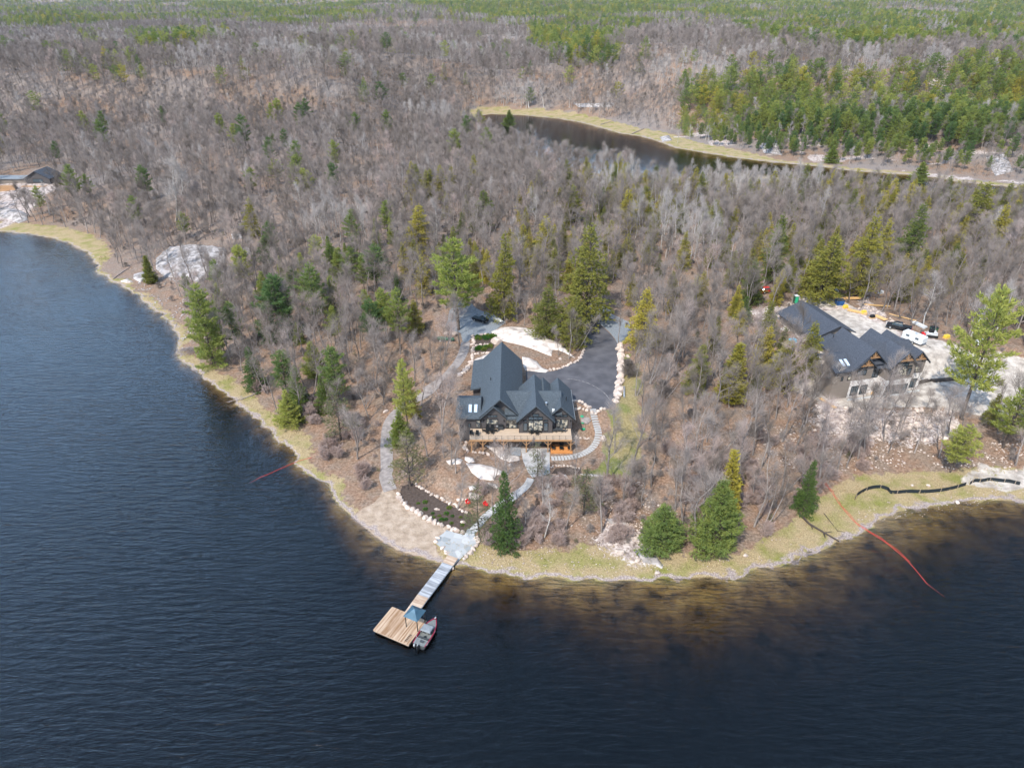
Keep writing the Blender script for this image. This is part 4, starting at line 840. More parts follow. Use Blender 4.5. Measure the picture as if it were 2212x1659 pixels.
pickup((290, 45), (290, 125), 'carblue', 'slate pickup half hidden behind the tall pine at the back of the gravel parking', c1)
pickup((1340, 505), (1145, 465), 'carblack', 'black pickup truck parked above the unfinished house near the white camper')
pickup((628, 208), (750, 208), 'carsilver', 'silver pickup truck parked in the shade of the hemlocks at the site')
car((205, 205), (262, 195), 'carred', 'red car nosing out from the trees at the far left of the site', f=c3)
# skid steer
a = Vector(T(*c3(1540, 545))); b = Vector(T(*c3(1435, 535))); r = empty('skid_steer', (a + b) / 2 + Vector((0, 0, .05)), 'compact white loader with red bucket end beside the camper', 'loader', rz=math.atan2((b - a).y, (b - a).x))
MB().frus((-1.5, 1.0, -.6, .6, .4), (-1.4, .7, -.55, .55, 1.2)).build('body', M['white'], r, .03); MB().frus((-.5, .6, -.5, .5, 1.2), (-.45, .5, -.45, .45, 2.05)).build('cab', M['black'], r, .02)
MB().box(1.3, 1.9, -.9, .9, .1, .75).build('bucket', M['red'], r, .03)
for s_ in (-1, 1): MB().box(-1.6, 1.4, s_ * .8 - .16, s_ * .8 + .16, 0, .62).build('track', M['tyre'], r, .08); MB().tube((-1.3, s_ * .7, 1.4), (1.5, s_ * .7, .6), .09, k=6).build('lift_arm', M['white'], r)
# camper / cargo trailer
a = Vector(T(*c3(1300, 560))); b = Vector(T(*c3(1425, 610))); r = empty('cargo_trailer', (a + b) / 2, 'white enclosed trailer parked behind the right gable of the unfinished house', 'trailer', rz=math.atan2((b - a).y, (b - a).x))
MB().prism([(-2.8, .5), (2.2, .5), (2.6, .9), (2.5, 2.2), (2.3, 2.35), (-2.8, 2.35)], -1.05, 1.05, 'y').build('body', M['white'], r, .06); wheels(r, (-.6, .3), 2.3, .36)
for x in (-1.8, .6): MB().box(x, x + .8, -1.08, -1.04, 1.4, 1.9).build('window', M['glass'], r)
MB().tube((3, 0, .55), (4.2, 0, .5), .07).build('hitch', M['black'], r); MB().box(-.3, .3, -.3, .3, 2.35, 2.5).build('roof_vent', M['steel'], r)
def flat_trailer(pa, pb, f, label, boat=True):
    a = Vector(T(*f(*pa))); b = Vector(T(*f(*pb))); c = (a + b) / 2; L_ = max(3.2, (b - a).length); r = empty('boat_trailer', (c.x, c.y, float(gz(c.x, c.y)) + .06), label, 'trailer', rz=math.atan2((b - a).y, (b - a).x))
    m_ = MB()
    for s_ in (-.75, 0, .75): m_.box(-L_/2, L_/2, s_ - .06, s_ + .06, .45, .55)
    for k in np.linspace(-L_/2, L_/2, 6): m_.box(k - .05, k + .05, -.85, .85, .38, .46)
    m_.build('frame', M['steel'], r); 
    for s_ in (-1, 1): MB().box(-.9, .7, s_ * .95 - .12, s_ * .95 + .12, .62, .72).build('fender', M['white'], r)
    wheels(r, (-.1,), 2.0, .28); MB().tube((L_/2, 0, .45), (L_/2 + 1, 0, .45), .06).build('tongue', M['steel'], r)
    if boat: MB().prism([(-L_/2 + .2, .6), (L_/2 - .6, .6), (L_/2, .9), (L_/2 - .9, 1.0), (-L_/2 + .2, 1.0)], -.55, .55, 'y').build('deck_load', M['white'], r, .1)
    return r
flat_trailer((618, 190), (695, 238), c1, 'white low boat trailer standing beside the black car')
flat_trailer((885, 175), (985, 218), c3, 'pale aluminium trailer tilted under the trees at the back of the site')
# portable toilet, dumpster
x, y, z = T(*c3(450, 280)); r = empty('portable_toilet', (x, y, z), 'green portable toilet with white roof behind the unfinished garage', 'toilet')
MB().box(-.55, .55, -.55, .55, 0, 2.15).build('cabin', M['green'], r, .03); MB().frus((-.6, .6, -.6, .6, 2.15), (-.4, .4, -.4, .4, 2.4)).build('roof', M['white'], r); MB().box(-.4, .4, -.58, -.55, .1, 2.0).build('door', M['lid'], r)
x, y, z = T(*c3(787, 295)); r = empty('dumpster', (x, y, z), 'blue steel bin beside the lumber at the back of the site', 'dumpster')
MB().frus((-.9, .9, -.7, .7, .1), (-1.1, 1.1, -.85, .85, 1.5)).build('bin', M['blue'], r, .02); MB().box(-1.15, 1.15, -.9, .9, 1.5, 1.58).build('rim', M['darkgrey'], r)
for k in (-.6, 0, .6): MB().box(k - .05, k + .05, -.92, -.8, .2, 1.45).build('rib', M['blue'], r)
x, y, z = T(*c3(1512, 500)); r = empty('trash_bin', (x, y, z), 'dark green bin behind the white and red loader', 'bin')
MB().frus((-.7, .7, -.5, .5, 0), (-.85, .85, -.6, .6, 1.2)).build('bin', M['green'], r, .02); MB().box(-.88, .88, -.63, .63, 1.2, 1.3).build('lid', M['black'], r)
def bundle(pa, pb, label, m_='lumber', n=5, w=.7, f=c3, name='lumber_stack', cat='lumber', h=.5):
    a = Vector(T(*f(*pa))); b = Vector(T(*f(*pb))); c = (a + b) / 2; L_ = max(1.4, (b - a).length); r = empty(name, (c.x, c.y, float(gz(c.x, c.y)) + .02), label, cat, rz=math.atan2((b - a).y, (b - a).x))
    t = MB()
    for i in range(n):
        for j in range(max(1, int(h / .12))):
            yy = -w / 2 + w * (i + .5) / n; e = rb.uniform(-.15, .15); t.box(-L_/2 + e, L_/2 + e, yy - w/n*.44, yy + w/n*.44, .12 + j * .12, .12 + j * .12 + .1)
    t.build('boards', M[m_], r)
    for k in (-.3, .3): MB().box(k * L_ - .06, k * L_ + .06, -w/2, w/2, 0, .11).build('bearer', M['deadwood'], r)
    return r
bundle((745, 250), (945, 262), 'long pale boards lying behind the blue bin'); bundle((855, 340), (1000, 372), 'orange lumber stack beside the yellow bundles'); bundle((1060, 375), (1145, 425), 'wide plywood sheets lying left of the black pickup', n=1, w=1.5, h=.3)
bundle((1175, 365), (1385, 422), 'long single boards on the bank behind the black pickup', n=2, w=.4, h=.2); bundle((1360, 440), (1450, 480), 'white foam panels stacked behind the black pickup', 'white', 2, 1.3, name='panel_stack', cat='panels')
bundle((940, 285), (1180, 315), 'scattered pale planks on the pink rubble behind the site', n=3, w=.8, h=.15); bundle((640, 1020), (760, 1095), 'orange planks leaning down the slope at the left corner of the unfinished house', n=3, w=.9, h=.2)
bundle((1040, 990), (1080, 920), 'short boards propped at the foot of the unfinished house wall', n=3, w=.6, h=.2); bundle((1375, 905), (1480, 880), 'dark steel rods stacked right of the unfinished house', 'darkwood', 4, 1.0, h=.3); bundle((1500, 885), (1690, 870), 'long dark poles stacked on the sand right of the unfinished house', 'darkwood', 4, 1.2, h=.3)
bundle((870, 180), (925, 200), 'tan plywood under the trees beside the pale trailer', 'lumber', 1, 1.3, h=.2)
def pallet(p, label, m_, s=1.0, f=c3):
    x, y, z = T(*f(*p)); r = empty('wrapped_pallet', (x, y, z), label, 'pallet', rz=.3); MB().box(-.8*s, .8*s, -.55*s, .55*s, 0, .14).build('pallet_base', M['lumber'], r)
    MB().frus((-.75*s, .75*s, -.5*s, .5*s, .15), (-.62*s, .62*s, -.4*s, .4*s, .95*s)).build('wrapped_load', M[m_], r, .08); return r
pallet((835, 320), 'yellow wrapped bundle right of the blue bin', 'yellow', .95); pallet((975, 362), 'yellow wrapped bundle at the end of the orange lumber', 'yellow', .95); pallet((1613, 552), 'yellow wrapped bundle right of the loader', 'yellow', 1.0)
pallet((1015, 187), 'yellow wrapped bundle under the trees by the pale trailer', 'yellow', 1.1); pallet((150, 277), 'yellow material heap left of the portable toilet', 'yellow', .95); pallet((1105, 212), 'small white wrapped load alone under the trees', 'white', 1.1)
pallet((1870, 600), 'white wrapped load at the right edge of the site', 'white', 1.4); pallet((425, 592), 'cyan tarp covered pile left of the unfinished house', 'tarp', 1.3); pallet((1042, 395), 'black wrapped load between the plywood and the lumber', 'black', .9)

# ================================================== DOCK, GAZEBO, BOAT
p2 = Vector(P(*cK(80, 905), .7)); p3 = Vector(P(*cK(1020, 1310), .7)); p1 = Vector(P(*cK(600, 295), .7)); ex = (p3 - p2).normalized(); ang = math.atan2(ex.y, ex.x); LX = (p3 - p2).length; LY = (p1 - p2).length
dock = empty('dock', (p2.x, p2.y, 0), 'wooden dock with square end platform and long grey walkway from the slate landing', 'dock', rz=ang)
def boards(x0, x1, y0, y1, z, along, n, m_, name, th=.06):
    t = MB()
    for i in range(n):
        if along == 'y': a = x0 + (x1 - x0) * i / n; b = x0 + (x1 - x0) * (i + 1) / n - .012; t.box(a, b, y0 + rb.uniform(-.02, .02), y1 + rb.uniform(-.02, .02), z - th, z + rb.uniform(-.008, .008))
        else: a = y0 + (y1 - y0) * i / n; b = y0 + (y1 - y0) * (i + 1) / n - .012; t.box(x0 + rb.uniform(-.02, .02), x1 + rb.uniform(-.02, .02), a, b, z - th, z + rb.uniform(-.008, .008))
    return t.build(name, m_, dock)
def dmat(name, base, alt, stretch):
    m, t, b = base_mat(name); L = t.links.new; tc = nd(t, 'ShaderNodeTexCoord'); mp = nd(t, 'ShaderNodeMapping'); mp.inputs['Scale'].default_value = stretch; L(tc.outputs['Object'], mp.inputs[0])
    n = nd(t, 'ShaderNodeTexNoise'); n.inputs['Scale'].default_value = 1.0; n.inputs['Detail'].default_value = 6; L(mp.outputs[0], n.inputs['Vector']); g_ = nd(t, 'ShaderNodeNewGeometry')
    a = nd(t, 'ShaderNodeMath', operation='MULTIPLY_ADD'); a.inputs[1].default_value = .55; L(g_.outputs['Random Per Island'], a.inputs[0]); s = nd(t, 'ShaderNodeMath', operation='MULTIPLY_ADD'); s.inputs[1].default_value = 1.5; s.inputs[2].default_value = -.5; L(n.outputs[0], s.inputs[0]); L(s.outputs[0], a.inputs[2])
    rp = nd(t, 'ShaderNodeValToRGB'); e = rp.color_ramp.elements; e[0].color = (*base, 1); e[0].position = .2; e[1].color = (*alt, 1); e[1].position = .85; L(a.outputs[0], rp.inputs[0]); L(rp.outputs[0], b.inputs['Base Color']); b.inputs['Roughness'].default_value = .8; return m
M['dockt'] = dmat('dock_boards_tan', (0.21, 0.115, 0.055), (0.40, 0.29, 0.20), (3.5, .35, 1)); M['dockw'] = dmat('dock_boards_worn', (0.15, 0.155, 0.165), (0.34, 0.35, 0.37), (.5, 4, 1)); M['dockr'] = dmat('dock_boards_ramp', (0.27, 0.18, 0.12), (0.43, 0.34, 0.26), (.5, 4, 1))
boards(0, LX, 0, LY, .7, 'y', 34, M['dockt'], 'platform'); MB().box(.05, LX - .05, .05, LY - .05, .35, .63).build('frame', M['dockr'], dock)
MB().box(.3, LX - .3, .3, LY - .3, -.35, .34).build('float', M['black'], dock)
def dl(p, z=.7):
    q = Vector(P(*p, z)); d = q - p2; return d.x * ex.x + d.y * ex.y, -d.x * ex.y + d.y * ex.x
wa = dl(c4(415, 1230)); wb = dl(c4(493, 1118)); wc = dl(c4(688, 864)); wd = dl(c4(730, 806), .9)
wx = (wb[0] + wc[0]) / 2; WW = 1.0
sk = (wc[0] - wa[0]) / (wc[1] - wa[1])
def seg(a, b, z0, z1, m_, name, n):
    d = Vector((b[0] - a[0], b[1] - a[1])); L_ = d.length; an = math.atan2(d.y, d.x); t = MB(); t.m = Matrix.Translation((a[0], a[1], 0)) @ Matrix.Rotation(an, 4, 'Z')
    for i in range(n):
        u = L_ * i / n; v_ = L_ * (i + 1) / n - .015; z = z0 + (z1 - z0) * i / n + rb.uniform(-.006, .006); t.box(u, v_, -WW, WW, z - .06, z)
    o = t.build(name, m_, dock); t = MB(); t.m = Matrix.Translation((a[0], a[1], 0)) @ Matrix.Rotation(an, 4, 'Z')
    for s_ in (-1, 1): t.box(0, L_, s_ * (WW - .08) - .05, s_ * (WW - .08) + .05, min(z0, z1) - .3, min(z0, z1) - .07)
    t.build('stringer', M['dockgrey'], dock); return o
wa = (wa[0], LY + .03)
seg(wa, wb, .7, .7, M['dockr'], 'walkway', 12); seg(wb, wc, .66, .7, M['dockw'], 'walkway', 44); seg(wc, wd, .72, .95, M['dockr'], 'gangway', 10)
for t_ in (0.05, .35, .65, .95):
    for s_ in (-1, 1): q = (wb[0] + (wc[0] - wb[0]) * t_ + s_ * .9, wb[1] + (wc[1] - wb[1]) * t_); MB().tube((q[0], q[1], -3), (q[0], q[1], .58), .08, k=8).build('pile', M['darkwood'], dock)
gc = [Vector(P(*cK(*q), 3.15)) for q in ((900, 530), (1120, 255), (1470, 380), (1240, 695))]; g0 = sum(gc, Vector()) / 4
gz_ = empty('gazebo', (g0.x, g0.y, .7), 'small gazebo with blue grey hip roof on the dock platform', 'gazebo', rz=ang)
hs = 1.25; MB().add([(-hs,-hs,2.4),(hs,-hs,2.4),(hs,hs,2.4),(-hs,hs,2.4),(-.25,-.25,3.05),(.25,-.25,3.05),(.25,.25,3.05),(-.25,.25,3.05)], [(0,1,5,4),(1,2,6,5),(2,3,7,6),(3,0,4,7),(4,5,6,7),(3,2,1,0)]).build('roof', M['gazebo'], gz_)
MB().add([(-.45,-.45,3.02),(.45,-.45,3.02),(.45,.45,3.02),(-.45,.45,3.02),(0,0,3.42)], [(0,1,4),(1,2,4),(2,3,4),(3,0,4),(3,2,1,0)]).build('vent_cap', M['gazebo'], gz_)
t = MB()
for k in range(-5, 6): 
    for a_ in range(4): t.m = Matrix.Rotation(a_ * math.pi / 2, 4, 'Z'); u = k * .22; e = max(.27, abs(u)); t.tube((u, -hs, 2.43), (u, -e, 3.08 - (e - .25) * .65), .018, k=4)
t.build('roof_rib', M['gazebo'], gz_)
for sx in (-1, 1):
    for sy in (-1, 1): MB().box(sx*1.02-.05, sx*1.02+.05, sy*1.02-.05, sy*1.02+.05, 0, 2.4).build('post', M['black'], gz_); 
MB().box(-1.05, 1.05, -1.05, -.97, 2.28, 2.4).box(-1.05, 1.05, .97, 1.05, 2.28, 2.4).build('beam', M['black'], gz_)
q = Vector(P(*cK(1010, 1130), .75)); g = empty('swim_ladder', (q.x, q.y, .72), 'folded swim ladder with dark rungs lying on the dock platform corner', 'ladder', rz=ang + R(88))
for s_ in (-1, 1): MB().box(-.75, .75, s_ * .22 - .03, s_ * .22 + .03, .02, .09).build('rail', M['dockr'], g)
for k in range(5): MB().box(-.6 + k * .29, -.5 + k * .29, -.19, .19, .09, .13).build('rung', M['darkwood'], g)
# runabout
bs = Vector(P(*cK(1290, 1330), .5)); bb = Vector(P(*cK(1745, 590), .8)); bd = bb - bs; BL = math.hypot(bd.x, bd.y)
boat = empty('fishing_boat', (bs.x, bs.y, 0), 'crimson and grey fishing boat with canopy moored against the dock platform', 'boat', rz=math.atan2(bd.y, bd.x))
ns = 15; Vh = []; Fh = []; BW = 1.12
def hw(s): return BW * (0.93 + .07 * min(1, s / .3)) * max(0.03, 1 - max(0, (s - .42) / .58) ** 2.3) 
for i in range(ns):
    s = i / (ns - 1); x = s * BL; w_ = hw(s); zt = .72 + .25 * s * s; kb = -.25 + .5 * max(0, s - .7) ** 1.5 * 3
    for yy, z in ((-w_, zt), (-w_ * .86, .1 + .25 * s), (0, kb), (w_ * .86, .1 + .25 * s), (w_, zt)): Vh.append((x, yy, z))
for i in range(ns - 1):
    for j in range(4): a = i * 5 + j; Fh.append((a, a + 5, a + 6, a + 1))
Fh += [(4, 3, 2, 1, 0)]
MB().add(Vh, Fh).build('hull', M['darkgrey'], boat)
def inner(s0, s1, z, inset, n=8):
    a = []; b = []
    for i in range(n + 1): s = s0 + (s1 - s0) * i / n; w_ = max(.02, hw(s) - inset); a.append((s * BL, -w_)); b.append((s * BL, w_))
    return a + b[::-1]
MB().prism(inner(.02, .93, 0, .12), .2, .36, 'z').build('cockpit_floor', M['carpet'], boat)
MB().prism(inner(.0, .22, 0, .10), .36, .70, 'z').build('aft_deck', M['carpet'], boat); MB().prism(inner(.66, .95, 0, .12), .36, .80, 'z').build('casting_deck', M['carpet'], boat)
t = MB()
for i in range(ns - 1):
    s0 = i / (ns - 1); s1 = (i + 1) / (ns - 1)
    for sg in (-1, 1): t.add([(s0*BL, sg*hw(s0), .72+.25*s0*s0), (s1*BL, sg*hw(s1), .72+.25*s1*s1), (s1*BL, sg*max(.0,hw(s1)-.10), .74+.25*s1*s1), (s0*BL, sg*max(0,hw(s0)-.10), .74+.25*s0*s0),
                             (s0*BL, sg*hw(s0), .3), (s1*BL, sg*hw(s1), .3), (s1*BL, sg*max(.0,hw(s1)-.10), .3), (s0*BL, sg*max(0,hw(s0)-.10), .3)], [(0,1,2,3),(3,2,6,7)])
t.build('gunwale', M['maroon'], boat)
MB().tube((BL*.08, -hw(.1)-.01, .62), (BL*.6, -hw(.6)-.01, .72), .035, k=4).build('rub_rail', M['white'], boat)
cn = MB().frus((BL*.36, BL*.62, -.86, .86, 1.35), (BL*.38, BL*.60, -.74, .74, 1.55)).build('canopy', M['fabric'], boat, .05)
for x in (.38, .6):
    for s_ in (-1, 1): MB().tube((BL * x, s_ * .84, .7), (BL * x, s_ * .82, 1.38), .025, k=5).build('canopy_pole', M['steel'], boat)
MB().frus((BL*.58, BL*.64, -.8, .8, .75), (BL*.57, BL*.60, -.7, .7, 1.2)).build('windshield', M['glass'], boat)
for y in (-.45, .45): MB().frus((BL*.46, BL*.53, y-.24, y+.24, .36), (BL*.46, BL*.53, y-.22, y+.22, .75)).build('seat', M['darkgrey'], boat); 
MB().tube((BL*.32, -.1, .36), (BL*.32, -.1, .62), .2, k=10).build('pedestal_seat', M['black'], boat); MB().box(BL*.24, BL*.28, -.9, .9, .5, .74).build('bench', M['darkgrey'], boat)
MB().box(BL*.1, BL*.16, -.5, .1, .7, .85).build('battery_box', M['darkgrey'], boat)
ob = MB().frus((-.55, -.05, -.22, .22, .35), (-.5, -.05, -.16, .16, 1.0)).build('outboard_motor', M['black'], boat, .08); MB().box(-.3, -.15, -.06, .06, -.7, .35).build('drive_leg', M['black'], ob); MB().box(-.45, -.1, -.03, .03, .98, 1.02).build('decal', M['white'], ob)
kk = MB().frus((-.4, -.05, .5, .75, .4), (-.35, -.05, .53, .72, .8)).build('kicker_motor', M['steel'], boat, .05); MB().box(-.25, -.15, .58, .66, -.4, .4).build('drive_leg', M['black'], kk)
tm = MB().box(BL*.94, BL*1.0, -.08, .08, .98, 1.08).build('trolling_motor', M['steel'], boat, .03); MB().tube((BL*1.0, 0, 1.1), (BL*1.1, .25, 1.2), .05).build('motor_shaft', M['black'], tm)
for s_ in (.25, .5): MB().tube((BL*s_, hw(s_)+.06, .25), (BL*s_, hw(s_)+.06, .65), .07, k=8).build('fender', M['white'], boat)

# ================================================== LINES, FENCES, LOGS
def tubeline(pts, r, name, m_, label, cat, extra=None):
    V = [];  t = MB(); t.path(pts, r, 5); o = t.build(name, m_); return tag(o, label, cat)
cB = cr(0, 1400, 1.5815)
def onw(p, f, dz=.06): x, y, z = T(*f(*p)); return (x, y, max(float(gz(x, y)), 0) + dz)
def onw0(p, f, dz=.03):
    q = T(*f(*p)); 
    if gz(q[0], q[1]) < 0: q = P(*f(*p), 0)
    return (q[0], q[1], max(float(gz(q[0], q[1])), 0) + dz)
l1 = smoothline([onw0(p, cB) for p in [(1572,95),(1530,105),(1480,122),(1440,140),(1400,157),(1355,178),(1315,193)]], 4)
q = l1[-1]; tubeline(l1 + [(q[0] - 2, q[1] - 1, -.7)], .045, 'marker_line', M['rope'], 'single red floating line running into the lake from the left bank', 'rope')
l2 = smoothline([onw0(p, cW) for p in [(752,552),(775,580),(805,615),(830,655),(860,700),(920,775),(990,850),(1050,890),(1130,940),(1200,985),(1300,1065),(1370,1130),(1440,1210),(1500,1285)]], 4)
q = l2[-1]; g = empty('marker_line', (0, 0, 0), 'long double red line running from the right bank down into the lake', 'rope')
MB().path(l2 + [(q[0] + 2.2, q[1] - 2, -1.0)], .045, 5).build('strand', M['rope'], g); MB().path([(a + .28 + .1 * math.sin(i), b + .1, c) for i, (a, b, c) in enumerate(l2[:-8])], .035, 5).build('strand', M['rope'], g)
def silt(pts, label):
    L_ = [Vector((*T(*cW(*p))[:2], 0)) for p in pts]; L_ = [Vector(p) for p in smoothline(L_, 4)]; r = empty('silt_fence', L_[0], label, 'fence'); o0 = Vector((L_[0].x, L_[0].y, 0)); V = []; F = []
    for i, p in enumerate(L_):
        d = (L_[min(i + 1, len(L_) - 1)] - L_[max(i - 1, 0)]).normalized(); n = Vector((-d.y, d.x, 0)) * .02; z = float(gz(p.x, p.y))
        for q, zz in ((p - n, z - .1), (p + n, z - .1), (p + n * 1 + Vector((0, .08, 0)), z + .75), (p - n + Vector((0, .08, 0)), z + .75)): V.append(tuple(q - o0) [:2] + (zz,))
    for i in range(len(L_) - 1):
        for j in range(4): a = i * 4; F.append((a + j, a + (j + 1) % 4, a + 4 + (j + 1) % 4, a + 4 + j))
    r.location = o0; MB().add(V, F).build('fabric', M['silt'], r)
    for i in range(2, len(L_), 5):
        p = L_[i] - o0; z = float(gz(L_[i].x, L_[i].y)); MB().box(p.x - .03, p.x + .03, p.y - .1, p.y - .04, z - .1, z + .95).build('stake', M['dockr'], r)
silt([(975,680),(1000,640),(1080,600),(1160,590),(1215,605),(1240,630),(1340,625),(1480,625),(1600,615),(1700,595),(1785,570)], 'black silt fence curving along the green right bank, the longer left run')
silt([(1815,565),(1850,545),(1900,545),(1960,535),(2050,545),(2100,548),(2180,568)], 'black silt fence at the far right bank beside the sand heap')
def log(pts, f, r0, r1, label, m_='deadwood', branches=4):
    L_ = [Vector(T(*f(*p))) if gz(*T(*f(*p))[:2]) > 0 else Vector(P(*f(*p), 0)) for p in pts]; t = MB(); n = len(L_) - 1
    for i in range(n): t.tube(L_[i] + Vector((0, 0, r0 * 1.1)), L_[i + 1] + Vector((0, 0, r0 * 1.1)), r0 + (r1 - r0) * i / n, r0 + (r1 - r0) * (i + 1) / n, 7)
    for k in range(branches):
        u = rb.uniform(.3, .95) * n; i = min(int(u), n - 1); p = L_[i].lerp(L_[i + 1], u - i); d = (L_[i + 1] - L_[i]).normalized(); s_ = rb.choice((-1, 1)); q = p + d * .8 + Vector((-d.y, d.x, 0)) * s_ * rb.uniform(.6, 1.4) + Vector((0, 0, .35)); t.tube(p + Vector((0, 0, r0)), q, r1, r1 * .4, 5)
    return tag(t.build('fallen_log', M[m_]), label, 'log')
log([(562,772),(640,855),(740,915),(860,985)], cW, .22, .12, 'dark fallen trunk lying across the straw bank into the water below the shore spruce', 'darkwood', 6)
log([(750,775),(855,910)], cW, .08, .04, 'thin fallen stem on the green bank left of the red line', 'darkwood', 2)
log([(800,975),(860,930),(920,890)], cL, .18, .1, 'grey fallen log on the left bank beside the small shore cedar'); log([(650,945),(560,990),(430,1040),(300,1068)], cS, .14, .06, 'long grey fallen branch reaching over the straw bank into the lake', branches=7)
log([(1640,860),(1720,825)], cM, .3, .15, 'dead trunk lying at the far edge of the pond, the right one', branches=2); log([(1440,800),(1520,775)], cM, .25, .1, 'dead trunk lying at the far edge of the pond, the left one', branches=2)
log([(865,985),(870,940)], cW, .12, .03, 'small pale stump leaning out of the shore edge', branches=3); log([(560,1130),(600,1070)], cW, .1, .03, 'grey driftwood snag on the shoreline below the right bank', branches=6)
log([(1270,1300),(1290,1130)], cS, .25, .1, 'pale broken trunk standing snag in the left wood', branches=4) if 0 else None
x, y, z = T(*cL(1330, 1490)); t = MB()
for k in range(150):
    a = rb.uniform(0, 6.28); r_ = rb.uniform(0, 2.2); h_ = 1.2 * (1 - r_ / 2.4); b = rb.uniform(0, 6.28); l = rb.uniform(.5, 1.2); c_ = Vector((x + 1.6 * r_ * math.cos(a), y + r_ * math.sin(a), z + h_)); d = Vector((math.cos(b), math.sin(b), rb.uniform(-.3, .3))) * l; t.tube(c_ - d, c_ + d, .035, .02, 4)
tag(t.build('stick_pile', M['deadwood']), 'grey heap of driftwood sticks on the left bank by the big pine', 'stick pile')
# ================================================== TREES
def leafs(C, D, n, ln, wd, spread, up, rn, quad=False):
    """thin blades around the points C (N,3) pointing along D (N,3)"""
    N = len(C); C = np.repeat(C, n, 0); D = np.repeat(D, n, 0)
    d = D + rn.normal(0, spread, D.shape) + np.array([0, 0, up]); d /= np.linalg.norm(d, axis=1)[:, None] + 1e-9
    s = np.cross(d, rn.normal(0, 1, d.shape)); s /= np.linalg.norm(s, axis=1)[:, None] + 1e-9
    L = (ln * rn.uniform(.6, 1.3, len(C)))[:, None]; Wd = wd * rn.uniform(.7, 1.3, (len(C), 1))
    C = C + rn.normal(0, ln * .22, C.shape)
    V = np.stack([C - s * Wd / 2, C + s * Wd / 2, C + d * L], 1).reshape(-1, 3)
    return V, np.arange(len(V)).reshape(-1, 3)
def tubes(segs, k):
    """segs: list of (p0,p1,r0,r1)"""
    A = np.array([s[0] for s in segs], float); B = np.array([s[1] for s in segs], float); r0 = np.array([s[2] for s in segs]); r1 = np.array([s[3] for s in segs])
    d = B - A; d /= np.linalg.norm(d, axis=1)[:, None] + 1e-9
    h_ = np.where(np.abs(d[:, 2:3]) > .9, [[1., 0, 0]], [[0, 0, 1.]]); u = np.cross(d, h_); u /= np.linalg.norm(u, axis=1)[:, None]; v = np.cross(d, u)
    an = np.arange(k) * 2 * np.pi / k; ring = u[:, None] * np.cos(an)[None, :, None] + v[:, None] * np.sin(an)[None, :, None]
    V = np.concatenate([A[:, None] + ring * r0[:, None, None], B[:, None] + ring * r1[:, None, None]], 1)
    i = np.arange(k); f = np.stack([i, (i + 1) % k, (i + 1) % k + k, i + k], 1); F = (f[None] + (np.arange(len(segs)) * 2 * k)[:, None, None]).reshape(-1, 4)
    return V.reshape(-1, 3), F
def tri(F4): return np.concatenate([F4[:, [0, 1, 2]], F4[:, [0, 2, 3]]])
def join(parts):
    V = []; F = []; n = 0
    for v, f in parts: V.append(v); F.append(f + n); n += len(v)
    return np.concatenate(V), np.concatenate(F)
def bare_tree(seed, H, fork=.42, width=.27, ntw=5, lod=0, multi=1, lean=.05, wig=1.0):
    rn = np.random.RandomState(seed); big = []; mid = []; TC = []; TD = []
    for mstem in range(multi):
        p = np.array([0., 0, -.4]) + (rn.normal(0, .25, 3) * [1, 1, 0] if multi > 1 else 0); d = np.array([rn.normal(0, lean), rn.normal(0, lean), 1.]); 
        if multi > 1: d[:2] += rn.normal(0, .22, 2)
        d /= np.linalg.norm(d); n = 9; hs = H * rn.uniform(.85, 1) if multi > 1 else H; r = hs * (.0135 if multi == 1 else .010); st = hs / n; pts = [p]
        for i in range(n):
            d = d + rn.normal(0, .07 * wig, 3) * (1 + .6 * (i > 3)); d[2] = abs(d[2]) + .1; d /= np.linalg.norm(d); q = p + d * st * .97
            ra = r * (1 - i / n) ** .8 + .02; rb_ = r * (1 - (i + 1) / n) ** .8 + .015; big.append((p, q, ra, rb_))
            z = (i + 1) / n
            if z > fork - .1:
                for k in range(2 if z < .85 else 3):
                    a = rn.uniform(0, 6.28); el = rn.uniform(.45, 1.0) * (1 if z < .8 else 1.2); L = hs * width * rn.uniform(.65, 1.15) * (1.15 - .55 * z) * (1.2 if fork < z < .75 else .8)
                    b = p + (q - p) * rn.uniform(.1, 1); bd = np.array([math.cos(a) * math.cos(el), math.sin(a) * math.cos(el), math.sin(el)]); m = 4; rr = ra * .55
                    for j in range(m):
                        bd = bd + rn.normal(0, .14, 3) + [0, 0, .10]; bd /= np.linalg.norm(bd); c = b + bd * L / m; mid.append((b, c, rr * (1 - j / m) + .012, rr * (1 - (j + 1) / m) + .010))
                        if j >= 1:
                            for t_ in range(3 if lod == 0 else 2):
                                sd_ = bd + rn.normal(0, .6, 3) + [0, 0, .2]; sd_ /= np.linalg.norm(sd_); sl = L * .36 * rn.uniform(.6, 1.2); e = c + sd_ * sl
                                if lod == 0: mid.append((c, e, .016, .008))
                                for u in ((.35, .7, 1.0) if lod == 0 else (.5, 1.)): TC.append(c + sd_ * sl * u); TD.append(sd_)
                        b = c
                    TC.append(b); TD.append(bd)
            p = q
        TC.append(p); TD.append(d)
    TC = np.array(TC); TD = np.array(TD)
    tv, tf = leafs(TC, TD, ntw, 1.1 * H / 13 + .1, .026 if lod == 0 else .055, .34, .34, rn)
    b_ = tubes(big, 6 if lod == 0 else 4); m_ = tubes(mid, 3)
    if lod: m_ = tubes([s for s in mid if s[2] > .03], 3)
    return (b_[0], tri(b_[1])), join([(m_[0], tri(m_[1])), (tv, tf)])
